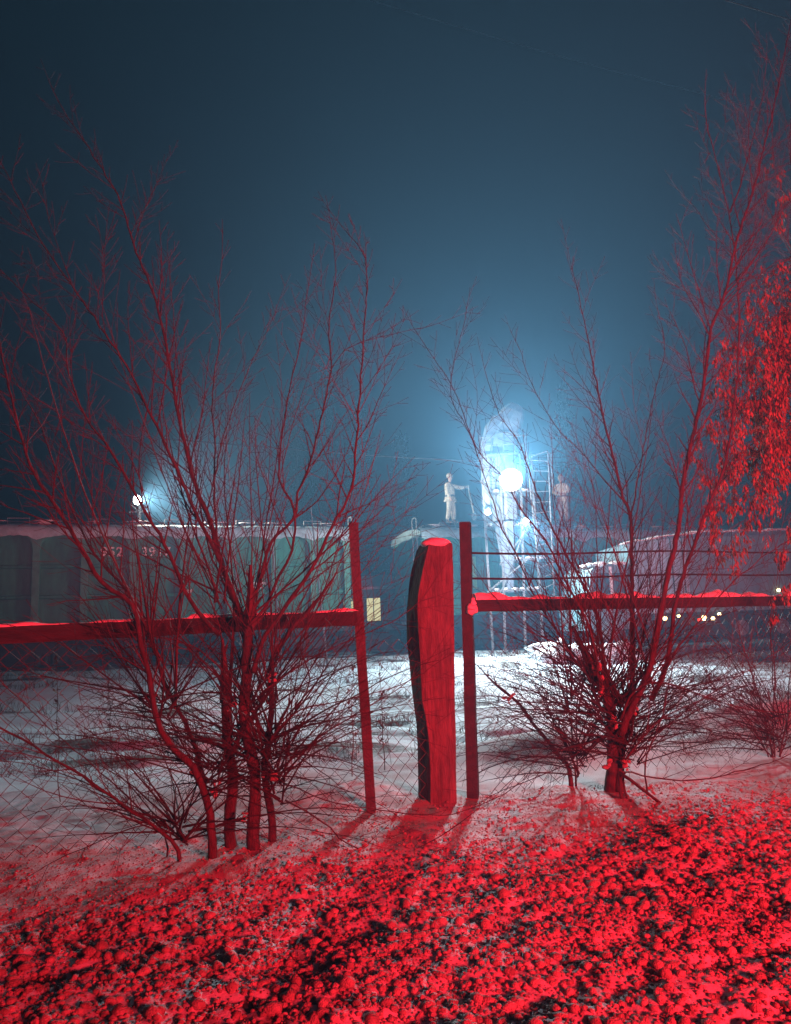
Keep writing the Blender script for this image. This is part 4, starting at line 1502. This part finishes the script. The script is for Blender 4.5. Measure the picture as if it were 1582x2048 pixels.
# --- tree with hanging winged seeds on the right
bt = Vector((at(1720, 1500, 7.6).x, 7.6, 0))
bt.z = hz(bt.x, bt.y)
st_ = thing('seed_tree', 'tree hung with dense drooping bunches of dry winged seeds at right edge', 'tree', bt)
tm = MB()
tp_ = [Vector((bt.x, 7.6, bt.z - .1)), Vector((bt.x - .05, 7.6, 1.2)), Vector((bt.x - .02, 7.65, 2.4)), Vector((bt.x - .15, 7.7, 4.6))]
tm.tube(smooth_path(tp_, .15), [.11 - .02 * i / 8 for i in range(len(smooth_path(tp_, .15)))], 10)
obj('trunk', tm, 'bark', st_, smooth=True)
tips = []
LIMBS = [
    ([(1690, 900), (1620, 800), (1560, 760), (1500, 790), (1460, 860)], .016), ([(1690, 760), (1620, 690), (1560, 640), (1500, 650), (1460, 700)], .014),
    ([(1690, 660), (1630, 560), (1580, 520), (1530, 540), (1490, 600)], .012), ([(1690, 980), (1620, 900), (1550, 870), (1490, 900), (1450, 960)], .014),
    ([(1690, 1040), (1620, 960), (1570, 940), (1520, 970), (1490, 1040)], .012), ([(1690, 540), (1640, 440), (1590, 400), (1560, 430)], .012),
    ([(1690, 860), (1640, 820), (1590, 830), (1550, 890), (1530, 960)], .012), ([(1690, 700), (1640, 640), (1600, 640), (1570, 700), (1550, 780)], .012),
    ([(1690, 930), (1600, 840), (1500, 800), (1420, 830), (1390, 880)], .012), ([(1690, 1000), (1650, 980), (1600, 1000), (1570, 1080), (1560, 1150)], .010),
    ([(1690, 450), (1650, 350), (1610, 310), (1570, 330)], .010),
]
seed_pts = []
for _ in range(22):
    y_ = R.uniform(560, 1000)
    x_ = R.uniform(1440, 1580)
    LIMBS.append(([(1700, y_ - R.uniform(20, 120)), ((1700 + x_) / 2 + 30, y_ - R.uniform(70, 130)), ((1700 + x_) / 2 - 20, y_ - R.uniform(50, 90)), (x_, y_), (x_ - R.uniform(5, 30), y_ + R.uniform(50, 110))], R.uniform(.007, .012)))
for p, r0 in LIMBS:
    loc_t = []
    stem(st_, p, 7.6, 7.3 + R.uniform(-.4, .5), r0 * 1.2, .003, R, R.uniform(-.2, .2), .35, .9, 2, .25, name='limb', tips=loc_t, up=-.02, droop=.25)
    hgt = sum(y for _, y in p) / len(p)
    for pts, dirs in loc_t:
        prob = .95 if hgt > 620 else .4
        for q in pts[1:]:
            if R.random() < prob * .30:
                seed_pts.append(q)


def seeds(name, pts, rnd, parent):
    m = MB()
    for q in pts:
        n = rnd.randint(7, 15)
        for k in range(n):
            o = q + Vector((rnd.gauss(0, .016), rnd.gauss(0, .016), -rnd.uniform(0, .10)))
            L, w = rnd.uniform(.035, .075), rnd.uniform(.006, .012)
            a = rnd.uniform(0, PI)
            sx, sy = math.cos(a) * w, math.sin(a) * w
            tl = Vector((rnd.gauss(0, .2), rnd.gauss(0, .2), -1)).normalized() * L
            c = o + tl * .6
            m.add([o, c + Vector((sx, sy, 0)), o + tl, c - Vector((sx, sy, 0)) + Vector((sy, -sx, 0)) * .3], [(0, 1, 2, 3)])
    return obj(name, m, 'seed', parent)


for p, r0 in (([(1700, 760), (1640, 560), (1602, 430), (1580, 300), (1592, 150), (1585, 60)], .016), ([(1700, 700), (1610, 540), (1548, 440), (1500, 340), (1480, 260)], .013), ([(1700, 820), (1600, 680), (1510, 560), (1430, 470), (1385, 410)], .012),
              ([(1700, 880), (1580, 760), (1480, 660), (1400, 600), (1350, 570)], .011), ([(1700, 640), (1640, 480), (1560, 370), (1545, 250), (1560, 140)], .012), ([(1700, 900), (1560, 800), (1450, 760), (1370, 740)], .010)):
    stem(st_, p, 7.6, 7.2, r0, .003, R, 0, .6, 1.2, 2, .2, name='limb')
sd_ = seeds('seed_bunches', seed_pts, R, st_)
sd_['kind'] = 'stuff'

# ------------------------------------------------------------------ dry weeds
def weed(label, px, py0, py1, D, w, seed):
    rnd = random.Random(seed)
    b, t = at(px, py1, D), at(px + rnd.uniform(-12, 6), py0, D)
    g = hz(b.x, b.y)
    b.z = min(b.z, g + .02)
    o = thing('dry_weed', label, 'weed', b)
    s = MB()
    path = [b.lerp(t, i / 8) + Vector((rnd.gauss(0, .008), 0, 0)) for i in range(9)]
    s.tube(path, [.005 - .0004 * i for i in range(9)], 4)
    obj('stalk', s, 'weed', o)
    lm = MB()
    for i in range(70):
        f = rnd.uniform(.25, 1)
        c = b.lerp(t, f) + Vector((rnd.gauss(0, w * .5), rnd.gauss(0, w * .4), 0))
        a = rnd.uniform(0, 6.28)
        e = Vector((math.cos(a), math.sin(a), rnd.uniform(-1, .3))) * rnd.uniform(.012, .03)
        f2 = Vector((-e.y, e.x, rnd.uniform(-.3, .3) * e.length)) * .6
        lm.add([c - e, c + f2, c + e, c - f2], [(0, 1, 2, 3)])
    obj('leaves', lm, 'weed', o)


weed('dark withered weed behind the netting at the far left', 122, 1285, 1490, 7.2, .035, 1)
weed('withered weed with curled leaves left of the leaning fence post', 700, 1320, 1420, 7.6, .05, 2)
weed('withered weed between the leaning fence post and the thick post', 766, 1325, 1400, 8.2, .04, 3)
weed('short dry weed in the snow left of the large shrub', 225, 1360, 1450, 9.0, .03, 4)
weed('short dry weed in the snow right of the right shrub', 1410, 1290, 1350, 11, .04, 5)
weed('short dry weed in the snow near the right edge', 1500, 1290, 1345, 11.5, .04, 6)

# thin stakes standing before the numbered wagon
for i, (x0, y0, x1, y1, lab) in enumerate(((452, 862, 474, 1180, 'tallest thin stake in front of the numbered wagon'), (534, 945, 552, 1180, 'thin stake near the middle of the numbered wagon right half'), (621, 1010, 640, 1190, 'shortest thin stake near the numbered wagon right end'))):
    a, b = at(x0, y0, 21.5), at(x1, y1, 21.5)
    m = MB()
    b2 = b + (b - a).normalized() * ((b.z - hz(b.x, b.y)) / max(.1, (a - b).normalized().z) + .1)
    m.tube([b2, a], [.035, .018], 6)
    o = obj('stake', m, 'steel')
    tag(o, lab, 'stake')

# ------------------------------------------------------------------ overhead cables
def cable(label, px_pts, D0, D1, r):
    pts = [at(x, y, D0 + (D1 - D0) * i / (len(px_pts) - 1)) for i, (x, y) in enumerate(px_pts)]
    m = MB()
    m.tube(smooth_path(pts, .8), r, 5)
    o = obj('overhead_cable', m, 'cable')
    tag(o, label, 'cable')


cable('black cable strung above both wagons across the whole picture', [(-300, 820), (0, 848), (240, 870), (480, 890), (760, 912), (940, 922), (1240, 940), (1355, 950), (1700, 985)], 21, 28, .022)
cable('dark cable crossing the sky at the upper right corner', [(1380, -40), (1450, 0), (1582, 40), (1700, 72)], 12, 11, .011)
cable('faint thin cable high in the middle of the sky', [(620, -40), (740, 0), (1000, 78), (1240, 145), (1700, 262)], 24, 27, .012)

# ------------------------------------------------------------------ misty trees behind the wagons
def conifer(label, px, top_py, D, seed, wid):
    rnd = random.Random(seed)
    t = at(px, top_py, D)
    t0 = Vector((t.x, D, .5))
    o = thing('conifer', label, 'tree', t0, 0, 'dim trees beyond the wagons')
    m = MB()
    m.tube([t0, t], [.22, .03], 7)
    obj('trunk', m, 'bark', o)
    c = MB()
    Ht = t.z - t0.z
    for k in range(230):
        f = rnd.uniform(.12, .99)
        rad = wid * (1 - f) ** .8 * rnd.uniform(.5, 1.1) + .15
        an = rnd.uniform(0, 6.28)
        p0 = t0 + Vector((0, 0, Ht * f))
        e = Vector((math.cos(an), math.sin(an), -.25))
        for j in range(10):
            g = rnd.uniform(.25, 1)
            q = p0 + e * rad * g + Vector((rnd.gauss(0, .12), rnd.gauss(0, .12), -rnd.uniform(0, .35)))
            w = rnd.uniform(.05, .12)
            s = Vector((-e.y, e.x, 0)) * w
            d = Vector((rnd.gauss(0, .1), rnd.gauss(0, .1), -rnd.uniform(.18, .42)))
            c.add([q - s, q + s, q + d], [(0, 1, 2)])
    obj('crown', c, 'conifer', o)


conifer('tallest dim conifer rising beyond the right end of the numbered wagon', 645, 700, 44, 1, 2.3)
conifer('dim conifer left of the tallest one beyond the wagons', 590, 760, 47, 2, 2.2)
conifer('dim conifer just right of the tallest one in the wagon gap', 715, 790, 43, 3, 2.1)
conifer('dim low conifer just left of the worker with shovel', 800, 860, 46, 4, 2.2)
conifer('dim conifer just behind the loading tower top', 1125, 760, 50, 5, 2.4)

# dry grass poking through the field
m = MB()
rr = random.Random(77)
gx, gy = RNG.uniform(-14, 16, 9000), RNG.uniform(8.5, 23, 9000)
gk = vnoise(gx, gy * 3.2, 1.7, 12) * .7 + .3 * vnoise(gx, gy * 2, .4, 13)
sel = np.where((gk > .60) & (np.abs(gx) < gy * .62))[0][:1500]
gz = height(gx[sel], gy[sel])
for q, zz in zip(sel, gz):
    for b_ in range(6):
        o_ = Vector((gx[q] + rr.gauss(0, .05), gy[q] + rr.gauss(0, .05), zz - .01))
        h_ = Vector((rr.gauss(0, .05), rr.gauss(0, .05), rr.uniform(.05, .20)))
        w_ = Vector((rr.uniform(.002, .005), rr.uniform(-.003, .003), 0))
        m.add([o_ - w_, o_ + w_, o_ + h_ * .6 + w_ * .7, o_ + h_ + Vector((rr.gauss(0, .02), 0, 0)), o_ + h_ * .6 - w_ * .7], [(0, 1, 2, 3, 4)])
o = obj('dry_grass', m, 'weed')
tag(o, 'dry grass blades poking through the snow field behind the fence', 'grass', kind='stuff')

# heap of snow and rubble before the right wagon's wheels
m = MB()
rr = random.Random(8)
for i in range(26):
    px = rr.uniform(1080, 1260)
    q = at(px, rr.uniform(1240, 1282), rr.uniform(20.8, 22.2))
    q.z = hz(q.x, q.y) + rr.uniform(0, .35)
    m.lump(q, rr.uniform(.2, .5), rr.uniform(.2, .4), rr.uniform(.12, .28), i, 2)
o = obj('snow_heap', m, 'snow', smooth=True)
tag(o, 'lumpy pale heap of shovelled snow before the tower and lorry', 'snow heap', kind='stuff')

# ------------------------------------------------------------------ light
wd = bpy.data.worlds.new('World')
SC.world = wd
wd.use_nodes = True
nt = wd.node_tree
bgn = nt.nodes['Background']
bgn.inputs[0].default_value = (.02, .035, .05, 1)
bgn.inputs[1].default_value = .3
vs_ = nt.nodes.new('ShaderNodeVolumeScatter')
vs_.inputs['Color'].default_value = (.25, .63, 1.0, 1)
vs_.inputs['Density'].default_value = .0058
vs_.inputs['Anisotropy'].default_value = 0.36
nt.links.new(vs_.outputs[0], nt.nodes['World Output'].inputs['Volume'])


def tail_lamp(loc, aim, power, size):
    l = bpy.data.lights.new('tail_light', 'SPOT')
    l.energy = power
    l.color = (1.0, .018, .035)
    l.shadow_soft_size = .35
    l.spot_size = math.radians(size)
    l.spot_blend = 1.0
    o = bpy.data.objects.new('tail_light', l)
    link(o)
    o.location = loc
    o.rotation_euler = (Vector(aim) - Vector(loc)).to_track_quat('-Z', 'Y').to_euler()


tail_lamp((4.2, -2.6, 1.9), (1.6, 9, .9), 6300, 100)
tail_lamp((5.5, -2.3, 1.9), (2.3, 9, .9), 6300, 100)

SC.render.engine = 'CYCLES'
SC.cycles.use_denoising = True
try:
    SC.cycles.denoiser = 'OPENIMAGEDENOISE'
    SC.cycles.denoising_input_passes = 'RGB_ALBEDO_NORMAL'
except Exception:
    pass
SC.cycles.max_bounces = 4
SC.cycles.diffuse_bounces = 3
SC.cycles.glossy_bounces = 1
SC.cycles.volume_bounces = 0
SC.cycles.caustics_reflective = False
SC.cycles.caustics_refractive = False
SC.view_settings.view_transform = 'Standard'
SC.view_settings.look = 'None'
SC.view_settings.exposure = 0
SC.view_settings.gamma = 1
